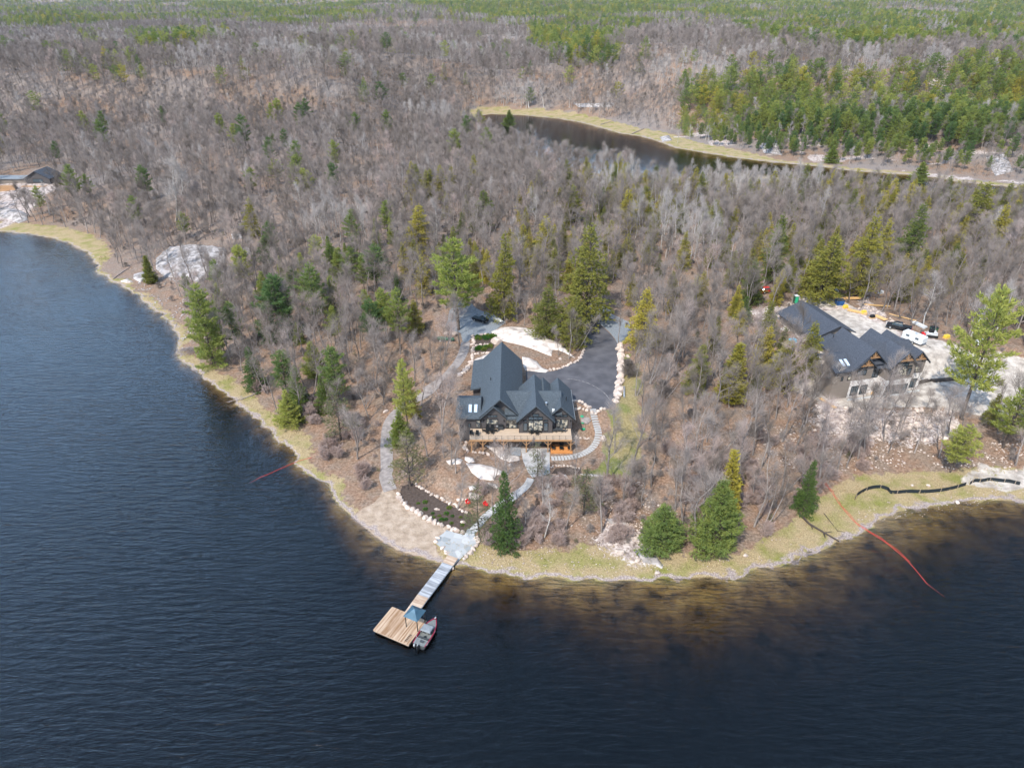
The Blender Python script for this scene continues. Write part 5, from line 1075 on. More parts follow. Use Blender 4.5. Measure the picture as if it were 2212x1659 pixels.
def conifer(seed, H, kind, lod=0, fat=1.0):
    rn = np.random.RandomState(seed); seg = []; n = 10; p = np.array([0., 0, -.4]); pts = [p]
    K = dict(pine=dict(z0=.30, R=.27, sp=.055, nb=5, el=(.05, .35), droop=0.0, prof=lambda t: (1 - t) ** .62 * (.55 + .45 * min(1, t * 3)), jit=.42, ln=.50, wd=.085, up=.45, dens=1.25, gap=.15),
             layered=dict(z0=.06, R=.25, sp=.05, nb=6, el=(.0, .25), droop=0.0, prof=lambda t: (1 - t) ** .55 * (.8 + .2 * min(1, t * 4)), jit=.35, ln=.48, wd=.085, up=.3, dens=1.2, gap=.12),
             youngpine=dict(z0=.05, R=.30, sp=.045, nb=6, el=(.0, .35), droop=0.0, prof=lambda t: (1 - t) ** .85, jit=.36, ln=.42, wd=.07, up=.35, dens=1.1, gap=.14),
             spruce=dict(z0=.04, R=.20, sp=.035, nb=6, el=(-.1, .15), droop=.1, prof=lambda t: (1 - t) ** .8, jit=.32, ln=.32, wd=.07, up=.1, dens=1.1, gap=.10),
             hemlock=dict(z0=.10, R=.23, sp=.036, nb=6, el=(-.05, .3), droop=.35, prof=lambda t: (1 - t) ** .72 * (.8 + .2 * min(1, t * 5)), jit=.38, ln=.30, wd=.075, up=-.1, dens=1.2, gap=.12),
             cedar=dict(z0=.03, R=.17, sp=.035, nb=6, el=(.3, .7), droop=0, prof=lambda t: (1 - t) ** .6, jit=.25, ln=.30, wd=.08, up=.5, dens=1.1, gap=0.),
             thin=dict(z0=.25, R=.22, sp=.075, nb=4, el=(.0, .4), droop=0.1, prof=lambda t: (1 - t) ** .7, jit=.4, ln=.42, wd=.06, up=.2, dens=.55, gap=.3))[kind]
    K = dict(K); K['R'] *= fat
    lean = rn.normal(0, .03, 2); r0 = H * .014
    def axis_(t): return np.array([lean[0] * H * t + .15 * math.sin(t * 5 + seed), lean[1] * H * t, H * t - .4 * (1 - t)])
    for i in range(n): a, b = axis_(i / n), axis_((i + 1) / n); seg.append((a, b, r0 * (1 - i / n) + .02, r0 * (1 - (i + 1) / n) + .01))
    C = []; D = []; br = []; t = K['z0']; sc = H / 14
    while t < .985:
        az0 = rn.uniform(0, 6.28); base = axis_(t)
        for k in range(K['nb']):
            if rn.rand() < K['gap']: continue
            az = az0 + k * 6.283 / K['nb'] + rn.normal(0, .2); tt = (t - K['z0']) / (1 - K['z0']); L = H * K['R'] * K['prof'](tt) * (1 + rn.uniform(-1, 1) * K['jit']) + .25
            el = rn.uniform(*K['el']) + .35 * tt; d = np.array([math.cos(az) * math.cos(el), math.sin(az) * math.cos(el), math.sin(el)]); m = max(2, int(L / (.55 * max(sc, .7)) * (1 if lod == 0 else .55)))
            side = np.array([-math.sin(az), math.cos(az), 0]); b = base
            br.append((base, base + d * L * .8, .03 + .012 * L, .01))
            for j in range(m):
                u = .22 + .78 * (j + .5) / m; c = base + d * L * u - np.array([0, 0, K['droop'] * L * u * u * .6]) + np.array([0, 0, .10 * L * u * u * (K['droop'] == 0)])
                w_ = L * .30 * (1.15 - u) ** .7 * 1.0
                for s in ((-1, 0, 1) if w_ > .25 * sc else (0,)):
                    C.append(c + side * s * w_ * rn.uniform(.6, 1.2) + rn.normal(0, .06, 3)); D.append(d * .8 + side * s * .6)
        t += K['sp'] * rn.uniform(.8, 1.2) * (1 if lod == 0 else 1.5)
    C.append(axis_(1.0)); D.append(np.array([0, 0, 1.])); C = np.array(C); D = np.array(D)
    nn = int((10 if lod == 0 else 5) * K['dens']); f = 1 if lod == 0 else 1.7
    tv, tf = leafs(C, D, nn, K['ln'] * (.5 + .5 * sc) * (1 if lod == 0 else 1.3), K['wd'] * (.6 + .4 * sc) * f * 1.5, .55, K['up'], rn)
    b_ = tubes(seg, 7 if lod == 0 else 4); m_ = tubes(br, 3)
    trunk = join([(b_[0], tri(b_[1])), (m_[0], tri(m_[1]))]) if lod == 0 else (b_[0], tri(b_[1]))
    return trunk, (tv, tf)
def mk_parts(res, n1, n2, m1, m2):
    a = npmesh(n1, *res[0]); a.materials.append(m1); b = npmesh(n2, *res[1]); b.materials.append(m2); return a, b
def mk_joined(name, res, m1, m2):
    V, F = join([res[0], res[1]]); me = npmesh(name, V, F); me.materials.append(m1); me.materials.append(m2)
    me.polygons.foreach_set('material_index', np.r_[np.zeros(len(res[0][1]), np.int32), np.ones(len(res[1][1]), np.int32)]); return bpy.data.objects.new(name, me)
BARE = [bare_tree(10 + i, 14, fork=.42 + .06 * (i % 4), width=.23 + .03 * (i % 3), ntw=(3, 4, 3, 2)[i % 4], lean=.05, multi=(2 if i % 4 == 3 else 1)) for i in range(8)]
BAREP = [mk_parts(r, 'trunk', 'crown', M['bark'], M['twig']) for r in BARE]
BIRCH = [mk_parts(bare_tree(50 + i, 13, fork=.5, width=.2, ntw=3, multi=1 + (i == 2), lean=.12), 'trunk', 'crown', M['birch'], M['paletwig']) for i in range(3)]
SHR = [mk_parts(bare_tree(70 + i, 5, fork=.2, width=.42, ntw=6, multi=4, wig=1.3), 'trunk', 'crown', M['bark'], M['twig']) for i in range(3)]
LOWB = [mk_joined('bare_tree_far', bare_tree(90 + i, 14, fork=.45, width=.26, ntw=4 + i % 2, lod=1), M['bark'], M['twig']) for i in range(5)]
PALEB = mk_joined('bare_tree_pale', bare_tree(97, 14, fork=.45, width=.26, ntw=4, lod=1), M['birch'], M['paletwig'])
PALEM = mk_joined('bare_tree_pale_mid', BARE[2], M['birch'], M['paletwig'])
HIB = [mk_joined('bare_tree_mid', r, M['bark'], M['twig']) for r in BARE[:6]]
CK = {'layered': [conifer(s, 15, 'layered') for s in (21, 22)], 'pine': [conifer(s, 16, 'pine') for s in (1, 2, 3, 4)], 'youngpine': [conifer(s, 9, 'youngpine') for s in (5, 6)], 'spruce': [conifer(s, 12, 'spruce') for s in (7, 8)],
      'hemlock': [conifer(s, 14, 'hemlock') for s in (9, 10, 11)], 'cedar': [conifer(s, 10, 'cedar') for s in (12, 13)], 'thin': [conifer(s, 9, 'thin') for s in (14, 15)]}
CH = {'layered': 15, 'pine': 16, 'youngpine': 9, 'spruce': 12, 'hemlock': 14, 'cedar': 10, 'thin': 9}
CM = {'layered': M['pine'], 'pine': M['pine'], 'youngpine': M['pine'], 'spruce': M['spruce'], 'hemlock': M['hemlock'], 'cedar': M['hemlock'], 'thin': M['brush']}
CP_ = {k: [mk_parts(r, 'trunk', 'crown', M['darkbark'], CM[k]) for r in v] for k, v in CK.items()}
def recol(pp, m_): c_ = pp[1].copy(); c_.materials.clear(); c_.materials.append(m_); c_.name = 'crown'; return (pp[0], c_)
CPB = {k: [recol(p, M['gold'] if k in ('hemlock', 'cedar') else M['brightpine']) for p in v] for k, v in CP_.items()}
FARC = [mk_joined('conifer_far', conifer(30 + i, 15, k, 1, 1.35), M['darkbark'], CM[k]) for i, k in enumerate(('pine', 'pine', 'pine', 'youngpine', 'hemlock'))]
rt = random.Random(77)
TREE_XY = []
def plant(name, parts, x, y, s, label, cat, group=None, z=None, sx=1.0, rz=None, tilt=0.0):
    r = empty(name, (x, y, float(gz(x, y)) if z is None else z), label, cat, group, rt.uniform(0, 6.28) if rz is None else rz); r.scale = (s * sx, s * sx, s)
    if tilt: r.rotation_euler[1] = tilt
    for me in parts: o = bpy.data.objects.new(me.name.split('.')[0], me); COL.objects.link(o); o.parent = r
    TREE_XY.append((x, y)); return r
def hero(kind, base, top, width, label, f=None, var=0, tilt=0.0):
    """width in photo points at the crown"""
    bright = kind.endswith('+'); kind = kind.rstrip('+'); b = f(*base) if f else base; tp = f(*(0, top))[1] if f else top
    x, y, z = T(*b); H_ = max(2.5, hgt(b, tp)); s = H_ / CH[kind]; K = {'layered': .25, 'pine': .27, 'youngpine': .30, 'spruce': .20, 'hemlock': .23, 'cedar': .17, 'thin': .22}[kind]
    d = y * CP - (z + H_ / 2 - CAMZ) * SP; wm_ = width / SC * SC * d / FPX * SC; sx = max(.48, min(1.5, wm_ / (2 * K * H_ * 0.98)))
    nm = {'layered': 'pine_tree', 'pine': 'pine_tree', 'youngpine': 'pine_tree', 'spruce': 'spruce_tree', 'hemlock': 'hemlock_tree', 'cedar': 'cedar_tree', 'thin': 'thin_evergreen'}[kind]
    return plant(nm, (CPB if bright else CP_)[kind][var % len(CP_[kind])], x, y, s, label, 'evergreen tree', None, z, sx)
HE = [('layered', (462,790), 615, 85, 'big layered dark green pine on the left lake bank'), ('layered', (603,735), 598, 100, 'broad open pine behind the big left bank pine'), ('pine', (686,715), 572, 75, 'tall pine with bare lower trunk right of the broad open pine'),
      ('cedar', (326,612), 555, 30, 'small dark cedar standing on the grey left bank rock'), ('hemlock', (548,510), 428, 48, 'dark pointed evergreen alone in the left wood'), ('youngpine', (578,565), 510, 62, 'low bright pine at the right end of the grey rock slope'),
      ('pine+', (667,432), 363, 50, 'bright pine above the left wood, the lowest of a loose trio'), ('pine+', (600,398), 342, 42, 'pale green pine above the left wood, middle of a loose trio'), ('pine+', (545,418), 362, 40, 'pale green pine above the left wood, leftmost of a loose trio'),
      ('pine', (823,232), 176, 42, 'lone dark pine left of the pond'), ('spruce', (556,838), 752, 48, 'dark spruce close to the left straw bank'), ('spruce', (645,880), 795, 50, 'dark spruce behind the bright bank pine'), ('youngpine+', (628,918), 845, 62, 'bright yellow green pine leaning over the left straw bank'),
      ('pine+', (882,935), 778, 68, 'slender bright pine beside the gravel path'), ('youngpine+', (866,960), 888, 48, 'small round bright pine by the path bend'), ('thin', (885,1050), 930, 90, 'grey green straggly evergreen left of the mulch bed', 1), ('thin', (740,950), 850, 90, 'thin faded evergreen between the bank and the path'),
      ('pine', (765,610), 533, 60, 'dark pine in the wood above the broad open pine, left of a pair'), ('pine', (815,630), 530, 75, 'dark pine in the wood above the broad open pine, right of a pair'), ('pine+', (990,712), 518, 135, 'large yellow green pine over the slate pickup'),
      ('hemlock+', (1085,690), 503, 70, 'olive hemlock behind the gravel parking'), ('hemlock+', (1178,575), 463, 58, 'pointed olive hemlock in the middle of the wood'), ('hemlock', (1240,480), 398, 48, 'dark rounded hemlock high in the middle wood'), ('hemlock+', (1262,700), 488, 118, 'largest golden olive hemlock above the driveway'),
      ('hemlock+', (1180,728), 618, 95, 'low bright hemlock at the left of the driveway top'), ('hemlock+', (1236,745), 640, 80, 'hemlock with grey twigs beside the driveway edge'), ('hemlock', (1385,752), 625, 75, 'dark hemlock right of the blue gravel pad'), ('hemlock', (1352,505), 408, 55, 'dark hemlock in the back wood behind the driveway'),
      ('hemlock', (1395,470), 400, 55, 'dim hemlock in the back wood, right neighbour of a darker one'), ('hemlock+', (1535,525), 430, 50, 'leaning olive hemlock in the right back wood'), ('hemlock+', (1556,475), 398, 40, 'pointed golden hemlock top in the right back wood'), ('hemlock', (905,550), 440, 70, 'dark sloping hemlock in the wood left of centre'),
      ('hemlock', (1040,500), 410, 75, 'faint dark hemlock clump in the centre wood'), ('cedar+', (1575,868), 748, 66, 'golden rounded cedar between the two houses'), ('hemlock', (1500,850), 740, 60, 'dark hemlock left of the golden rounded cedar'), ('hemlock+', (1765,650), 505, 125, 'broad golden hemlock above the site, left of the row'), ('hemlock+', (1848,640), 462, 80, 'tall golden hemlock in the row above the site'),
      ('hemlock', (1893,610), 472, 55, 'dark hemlock in the row above the site'), ('hemlock', (1945,600), 440, 75, 'dark green pointed hemlock at the right of the row above the site'), ('hemlock', (1665,610), 460, 62, 'olive hemlock behind the red car'), ('hemlock', (1620,660), 560, 62, 'low hemlock left of the red car'), ('hemlock', (2090,520), 395, 92, 'large dark hemlock at the upper right'), ('hemlock+', (2137,560), 440, 55, 'narrow golden hemlock below the large dark one at upper right'),
      ('hemlock', (2195,450), 385, 60, 'dark evergreen at the right edge above the large hemlock', 2), ('pine+', (2078,905), 622, 150, 'huge bright white pine with leaning bare trunk at the right edge'), ('pine+', (2166,968), 838, 95, 'bright young pine right of the rubble slope'), ('pine+', (2052,1020), 918, 82, 'olive young pine below the rubble slope'),
      ('spruce', (1735,1105), 998, 50, 'small dark spruce on the right bank beside the fallen trunk'), ('pine', (2205,700), 640, 70, 'pine crown cut by the right edge'), ('youngpine', (1541,1190), 1040, 112, 'tall dense green pine at the point of the shore'), ('cedar+', (1562,1125), 976, 62, 'bright cedar standing behind the tall shore pine'),
      ('youngpine', (1428,1185), 1095, 104, 'low wide green pine left of the tall shore pine'), ('spruce', (1096,1180), 1022, 66, 'dark columnar spruce above the slate landing'), ('thin', (1035,1165), 1050, 66, 'blue green loose pine left of the columnar spruce'), ('hemlock+', (1737,815), 695, 62, 'olive hemlock in front of the unfinished house'), ('hemlock', (1680,835), 730, 95, 'dark green hemlock at the left of the unfinished house'),
      ('thin', (1260,1110), 1010, 70, 'thin grey green evergreen below the oval bed'), ('thin', (1160,1040), 960, 50, 'loose green pine at the left of the concrete terrace'), ('spruce', (1600,700), 640, 45, 'small dark evergreen at the left of the site road'), ('hemlock', (8,330), 290, 30, 'evergreen cut by the left edge'), ('youngpine+', (1795,352), 315, 62, 'rounded bright pine on the far pond shore'),
      ('youngpine+', (1985,395), 350, 55, 'rounded bright pine near the end of the pond'), ('youngpine+', (1100,272), 238, 34, 'bright small pine in front of the pond'), ('youngpine+', (1035,268), 236, 34, 'bright small pine at the left tip of the pond'), ('pine', (520,330), 280, 30, 'faint small pine far in the left wood') ]
for i, h_ in enumerate(HE): hero(*h_[:5], None, h_[5] if len(h_) > 5 else i)
# birches and singled out bare trees
BI = [((735//1,1290/1), 0)] if 0 else []
for i, (b, tp, l) in enumerate([(c3(735, 1010), c3(0, 700)[1], 'white birch in front of the unfinished house'), (c3(640, 1290), c3(0, 1060)[1], 'leaning white birch on the rubble slope'), (cW(45, 300), cW(0, 60)[1], 'white birch with crooked top left of the shore wood'), ((975, 335), 272, 'white dead tree with spread limbs in the wood below the pond'),
    ((940, 335), 295, 'thin white snag left of the spread white tree'), (cM(775, 648), cM(0, 530)[1], 'white stem on the far pond bank, bent one'), (cM(835, 660), cM(0, 525)[1], 'white forked birch on the far pond bank'), (cM(928, 690), cM(0, 560)[1], 'short white birch on the far pond bank'), (cM(978, 690), cM(0, 510)[1], 'straight white birch on the far pond bank'),
    (cM(1078, 690), cM(0, 500)[1], 'bright white birch on the far pond bank, rightmost'), (cM(322, 640), cM(0, 520)[1], 'white birch left of the pond, near one'), (cM(378, 690), cM(0, 520)[1], 'white birch left of the pond, leaning one'), (cM(650, 640), cM(0, 535)[1], 'thin white birch above the left end of the pond'),
    (cM(1240, 690), cM(0, 560)[1], 'pale thin birch right of the bright birches'), (cF(480, 330), cF(0, 210)[1], 'pale birch in the right back wood') , (c4(1450, 655), c4(0, 300)[1], 'thick pale trunk tree at the shore below the terrace'), (cT(1560, 690), cT(0, 480)[1], 'pale tree crown in the upper left wood'), (cL(1250, 560), cL(0, 60)[1], 'tall pale tree in the left wood')]):
    x, y, z = T(*b); H_ = max(4, hgt(b, tp)); plant('birch_tree', BIRCH[i % 3], x, y, H_ / 13, l, 'birch', None, z)
for i, (b, tp, l) in enumerate([(c2(280, 1420), c2(0, 900)[1], 'large grey bare tree at the left corner of the deck'), (c2(710, 1620), c2(0, 1330)[1], 'slim bare tree in front of the pale outcrop below the deck'), (c2(1190, 1640), c2(0, 1330)[1], 'bare tree standing in front of the concrete terrace'), (c4(760, 440), c4(0, 60)[1], 'bare tree with thick trunk by the fire pit'), (c4(1030, 640), c4(0, 250)[1], 'bare tree by the slate path'),
    (c4(1620, 600), c4(0, 230)[1], 'crooked bare tree above the shore, below the lawn'), (c4(1290, 640), c4(0, 330)[1], 'drooping grey bare tree beside the columnar spruce'), (c1(630, 1600), c1(0, 1250)[1], 'bare tree growing out of the lower outcrop'), (c1(1690, 1370), c1(0, 980)[1], 'bare tree on the lawn edge outside the stone walk'), (c1(1890, 1330), c1(0, 880)[1], 'tall bare trunk right of the lawn'),
    (c1(1725, 415), c1(0, 60)[1], 'thin grey tree at the corner of the blue gravel pad'), (c1(1365, 470), c1(0, 70)[1], 'grey trunk tree just inside the driveway curve'), (c1(1285, 540), c1(0, 130)[1], 'slender tree on the tip of the white outcrop'), (c1(1193, 510), c1(0, 250)[1], 'small tree on the leaf litter below the white outcrop'), (c1(725, 235), c1(0, -40)[1], 'grey trunk tree by the white boat trailer'), (c1(828, 225), c1(0, -80)[1], 'twin stem tree behind the white outcrop'),
    (c1(890, 245), c1(0, -20)[1], 'thin tree behind the white outcrop'), (c1(240, 360), c1(0, -30)[1], 'dark trunk tree behind the propane tank, left one'), (c1(318, 420), c1(0, -20)[1], 'dark trunk tree in front of the gravel parking, right one'), (c3(1240, 400), c3(0, -40)[1], 'tall forked grey tree behind the site lumber'), (c3(425, 295), c3(0, 30)[1], 'thick trunk tree beside the portable toilet'), (c3(258, 345), c3(0, -20)[1], 'bare trunk left of the portable toilet'), 
    (cW(240, 870), cW(0, 330)[1], 'leaning bare tree on the right bank, left of a pair'), (cW(325, 870), cW(0, 430)[1], 'leaning bare tree on the right bank, right of a pair'), (c5(700, 770), c5(0, 250)[1], 'pinkish bare tree with clustered stems behind the low pine'), (c5(770, 900), c5(0, 280)[1], 'bare tree touching the low wide pine'), (c5(225, 760), c5(0, 330)[1], 'double trunk bare tree on the foreshore slope'), (cS(985, 1060), cS(0, 560)[1], 'straight grey tree left of the path wood'),
    (c3(1170, 1010), c3(0, 760)[1], 'bare tree against the pale wall of the unfinished house, centre'), (c3(1440, 1130), c3(0, 920)[1], 'forked bare tree right of the unfinished house on the sand edge'), (c3(870, 1230), c3(0, 960)[1], 'bare tree on the upper rubble slope, left'), (c3(1250, 1270), c3(0, 960)[1], 'dark bare tree rising from the middle of the rubble slope'), (c3(1010, 1220), c3(0, 930)[1], 'thin bare tree on the upper rubble slope, middle'), (c3(1150, 1180), c3(0, 880)[1], 'twin dark stems below the unfinished house'),
    (c3(600, 960), c3(0, 660)[1], 'bare brushy tree at the left corner of the unfinished house'), (c3(690, 900), c3(0, 640)[1], 'reddish bare tree by the left gable of the unfinished house'), (c3(300, 1180), c3(0, 800)[1], 'pale spreading bare tree left of the rubble slope'), (c3(150, 1150), c3(0, 780)[1], 'grey spreading bare tree in the wood left of the building site'), (c3(1960, 930), c3(0, 700)[1], 'slim dark tree right of the huge white pine'), (c3(1620, 1280), c3(0, 1000)[1], 'bare tree at the right end of the rubble slope'), (c4(1440, 400), c4(0, 20)[1], 'dark bare tree in front of the flagstone terrace')]):
    x, y, z = T(*b); H_ = max(4, hgt(b, tp)); plant('bare_tree', BAREP[i % 8], x, y, H_ / 14, l, 'tree', None, z, 0.9)

# ---- the wood itself: kind by place as in the photograph
def dpoly(pts, f=None): return [f(*p) if f else p for p in pts]
CON = [(.93, dpoly([(0,-200),(3000,-200),(3000,470),(2212,430),(1800,320),(1400,365),(1000,385),(600,380),(450,260),(300,160),(0,100)], cR)),
       (.8, dpoly([(0,570),(300,545),(650,470),(1000,530),(1500,510),(1900,440),(2600,540),(2600,1150),(2212,1130),(1500,1070),(900,1010),(500,985),(0,890)], cR)),
       (.93, dpoly([(-400,-200),(2300,-200),(2212,85),(2000,105),(1800,150),(1760,185),(1650,215),(1560,310),(1580,400),(1480,470),(1320,450),(1250,450),(1080,400),(960,330),(1000,260),(960,190),(850,190),(700,130),(480,90),(350,130),(200,160),(-400,170)], cM)),
       (.75, dpoly([(-600,50),(0,60),(850,45),(850,105),(700,115),(640,160),(300,190),(100,170),(-600,150)], cT)), (.9, dpoly([(850,35),(2212,-50),(2212,140),(1450,125),(1000,95),(850,95)], cT)),
       (.6, dpoly([(750,210),(1360,190),(1360,270),(1090,350),(760,325)], cT)), (.6, dpoly([(1700,270),(2070,300),(2060,385),(1740,360)], cT)), (.5, dpoly([(460,210),(600,220),(600,300),(470,290)], cT)), (.6, dpoly([(400,360),(900,360),(880,520),(620,530),(380,520)], cT)),
       (.36, dpoly([(870,420),(1700,400),(2212,400),(2212,660),(1640,660),(1300,700),(880,600)])), (.5, dpoly([(1560,690),(1720,690),(1720,860),(1480,880)])), (.22, dpoly([(700,500),(930,500),(930,760),(700,760)]))]
CON.append((.5, dpoly([(1680,470),(2212,430),(2212,640),(1640,650)]))); CON.append((.10, dpoly([(380,560),(900,560),(900,1000),(640,1000)]))); CON[5] = (.6, CON[5][1]); CON[6] = (.5, CON[6][1]); CON[8] = (.14, CON[8][1])
KEEP = [(p, b) for p, b in ((DRIVE, 1.5), (PARK, 0.5), (BEACH, 1), (MULCH, 0), (SITE, 0), (H3YARD, 0), (LAWN, -5), (slatepoly, 1))]
KEEP += [(tl([(980,690),(1060,690),(1250,700),(1350,700),(1360,960),(1310,1020),(1190,1040),(1000,985),(975,880),(985,800),(1000,760)]), 0), ([h2(-16, -4), h2(16, -6), h2(16, 40), h2(-10, 42), h2(-12, 20)], 0)]
KEEP += [(tl(p, f), 0) for p, f, *_ in OUT[:17] if f is not None]
def candidates(y0, y1, sp, seed):
    rn = np.random.RandomState(seed); xm = .84 * y1 + 50; gx, gy = np.meshgrid(np.arange(-xm, xm, sp), np.arange(y0, y1, sp)); gx = gx + rn.uniform(-.48, .48, gx.shape) * sp; gy = gy + rn.uniform(-.48, .48, gy.shape) * sp
    X = gx.ravel(); Y = gy.ravel(); ok = np.abs(X) < .84 * Y + 45; X = X[ok]; Y = Y[ok]; Z = gz(X, Y); D = gz(X, Y, GD); ok = D > 1.5; return X[ok], Y[ok], Z[ok], D[ok], rn
def species(X, Y, Z, rn):
    d = Y * CP - (Z - CAMZ) * SP; v = Y * SP + (Z - CAMZ) * CP; px = (512 + FPX * X / d) / SC; py = (383.5 - FPX * v / d) * 1659 / 767
    c = np.full(X.shape, .015); c = np.where(Y > 700, .10 + .85 * smooth((fbm(X / 160., Y / 110., 61, 3) - .52) / .08), c)
    c = np.where((Y > 2500), .35 + .6 * smooth((fbm(X / 500., Y / 900., 67, 3) - .45) / .1), c)
    pm = np.zeros(X.shape)
    for p, poly in CON:
        s = sdf(px, py, poly); pm = np.maximum(pm, p * (1 - smooth(s / 10 + .5)))
    gap = smooth((fbm(X / 40., Y / 40., 71, 3) - .30) / .1)
    inp = (py > 60); gap = smooth((fbm(X / 55., Y / 40., 71, 3) - .36) / .12); gf = smooth((fbm(X / 230., Y / 320., 73, 3) - .35) / .09); c = np.where(inp, np.maximum(pm * (.22 + .78 * gap), .02), np.where(pm > .1, pm * (.12 + .88 * gf), c))
    return rn.rand(len(X)) < c, px, py
CPRB = .22
near_b = []; near_c = []; far_b = []; far_c = []
LM = [(480,790,'by the big layered bank pine'),(400,560,'above the grey shore rock'),(300,470,'above the upper left bay'),(560,640,'behind the broad open pine'),(560,470,'around the dark pointed evergreen'),(650,840,'by the bright leaning bank pine'),(720,740,'on the left slope above the bank'),(740,930,'around the thin faded evergreen'),(700,1010,'above the left red line'),(800,1020,'left of the beach path'),(880,840,'beside the slender path pine'),(930,740,'left of the propane tank'),(850,660,'behind the left slope pines'),(950,900,'between gravel path and deck'),(960,1010,'left of the lower outcrops'),(1010,1080,'above the mulch bed'),
    (1100,1090,'behind the columnar spruce'),(1180,1150,'right of the columnar spruce'),(1270,1080,'below the oval bed'),(1300,1160,'on the shore right of the dock'),(1400,1060,'below the lawn'),(1370,900,'along the lawn'),(1440,800,'right of the lawn top'),(1470,1080,'left of the tall shore pine'),(1620,1080,'right of the tall shore pine'),(1720,1020,'behind the shore spruce'),(1640,960,'on the slope above the shore spruce'),(1540,900,'by the golden rounded cedar'),(1480,690,'beside the blue gravel pad wood'),(1600,780,'left of the building site'),(1680,900,'left of the rubble slope'),(1850,940,'on the rubble slope'),(1960,970,'below the rubble slope'),(2150,1000,'by the young right edge pine'),
    (2100,760,'by the huge white pine'),(1800,590,'behind the site pickup'),(1950,640,'behind the site lumber'),(2120,620,'in the upper right wood'),(1640,560,'behind the red car'),(1420,560,'behind the dark gravel pad hemlock'),(1260,560,'behind the golden olive hemlock'),(1100,560,'behind the parking'),(960,560,'behind the yellow green pine'),(1180,690,'above the driveway loop'),(1010,660,'around the gravel parking'),(780,560,'in the left inner wood'),(2080,900,'by the dark pole stack'),(1500,960,'in the wood above the tall shore pine'),(1560,1010,'just behind the tall shore pine'),(1420,950,'at the lawn foot')]
def zone(px, py):
    if py > 520: return min(LM, key=lambda l: (l[0] - px) ** 2 + ((l[1] - py) * 1.4) ** 2)[2]
    if py > 985 and 850 < px < 1360: return 'on the slope between the dark house and the lake'
    if px < 640 and py > 540: return 'near the left lake bank'
    if px < 985 and py > 640: return 'in the wood left of the dark house around the gravel path'
    if px >= 1700 and py > 880: return 'on the slope below the unfinished house'
    if px >= 1330 and py > 930: return 'in the wood above the right shore'
    if 1330 <= px and py > 690: return 'in the wood between the two houses'
    if px >= 1700: return 'in the wood behind the unfinished house'
    if px >= 900: return 'in the wood behind the driveway'
    return 'in the big wood on the left peninsula'
for (y0, y1, sp, seed, lo_) in ((84, 300, 4.7, 1, 0), (300, 470, 5.1, 2, 0), (470, 900, 5.5, 3, 1), (900, 1800, 8.0, 4, 1), (1800, 3600, 13, 5, 1), (3600, 8500, 30, 6, 1)):
    X, Y, Z, D, rn = candidates(y0, y1, sp, seed); isc, px, py = species(X, Y, Z, rn)
    keep = np.ones(X.shape, bool); u = rn.rand(len(X))
    if y0 < 400:
        sb = gz(X, Y, wv) if 0 else 5.0
        keep &= D > np.where(u < .06, 3.0, 6.5); keep &= ~((gz(X, Y, mS) > .5) & (u > .03))
        for poly, b in KEEP: keep &= sdf(X, Y, poly) > b
        keep &= linedist(X, Y, PATH1) > 2.6; keep &= linedist(X, Y, [T(*c4(x, y))[:2] for x, y in [(1390,120),(1240,310),(1010,470),(860,640)]]) > 1.8
        sparse = (sdf(px, py, [(840,990),(1340,980),(1420,780),(1460,780),(1450,1000),(1400,1200),(1000,1200),(850,1150)]) < 0); keep &= ~(sparse & (u > .82))
        sp2 = (sdf(px, py, [(600,900),(980,760),(1000,1100),(820,1100)]) < 0) | (sdf(px, py, [(1360,980),(2212,900),(2212,1100),(1500,1200),(1300,1200)]) < 0); keep &= ~(sp2 & (u > .9))
        rub = sdf(X, Y, RUBBLE) < 0; keep &= ~(rub & (u > .55)); isc &= ~rub & ~((py > 990) & (px > 900)); keep &= ~(sdf(px, py, [(0,372),(135,372),(150,400),(120,440),(0,470)]) < 0); hx = np.array(TREE_XY)
        for k in range(0, len(X)):
            if keep[k] and np.min((hx[:, 0] - X[k]) ** 2 + (hx[:, 1] - Y[k]) ** 2) < (12 if Y[k] < 125 else 4.5): keep[k] = False
        keep &= ~((fbm(X / 16., Y / 16., 88, 3) < .36) & (u > .35))
    else: keep &= (D > np.where(u < .1, 8, 9)) & ~((gz(X, Y, mS) > .5)); 
    if y0 < 900: keep &= ~((gz(X, Y, mR) > .6) & (u > .35))
    for x, y, z, c, a, b in zip(X[keep], Y[keep], Z[keep], isc[keep], px[keep], py[keep]):
        vis = -5 < a < 2217 and b < 1400; d = math.hypot(x, y); s = rt.choice([rt.uniform(.55, .8), rt.uniform(.78, 1.05), rt.uniform(.9, 1.2), rt.uniform(.8, 1.1)]) * (1.0 if y0 < 900 else 1.05 if y0 < 1800 else 1.2 if y0 < 3600 else 1.9)
        if y < 130 and not c: s *= 1.0
        if y0 < 500 and b > 250 and float(gz(x, y, GDP)) < 55: s *= (.62 if a > 1360 else 1.12)
        if y0 < 400 and not c and a < 900 and b < 560: s *= .9
        (far_c if c else far_b).append((d if vis else d + 1e4, x, y, z, s, y0, a, b))
far_b.sort(); far_c.sort(); near_b = [t_ for t_ in far_b if t_[0] < 1e4][:262]; far_b = far_b[len(near_b):] if near_b else far_b
near_c = [t_ for t_ in far_c if t_[0] < 1e4][:236]; far_c = far_c[len(near_c):]
def size_word(s): return 'tall' if s > .96 else 'small' if s < .78 else 'medium'
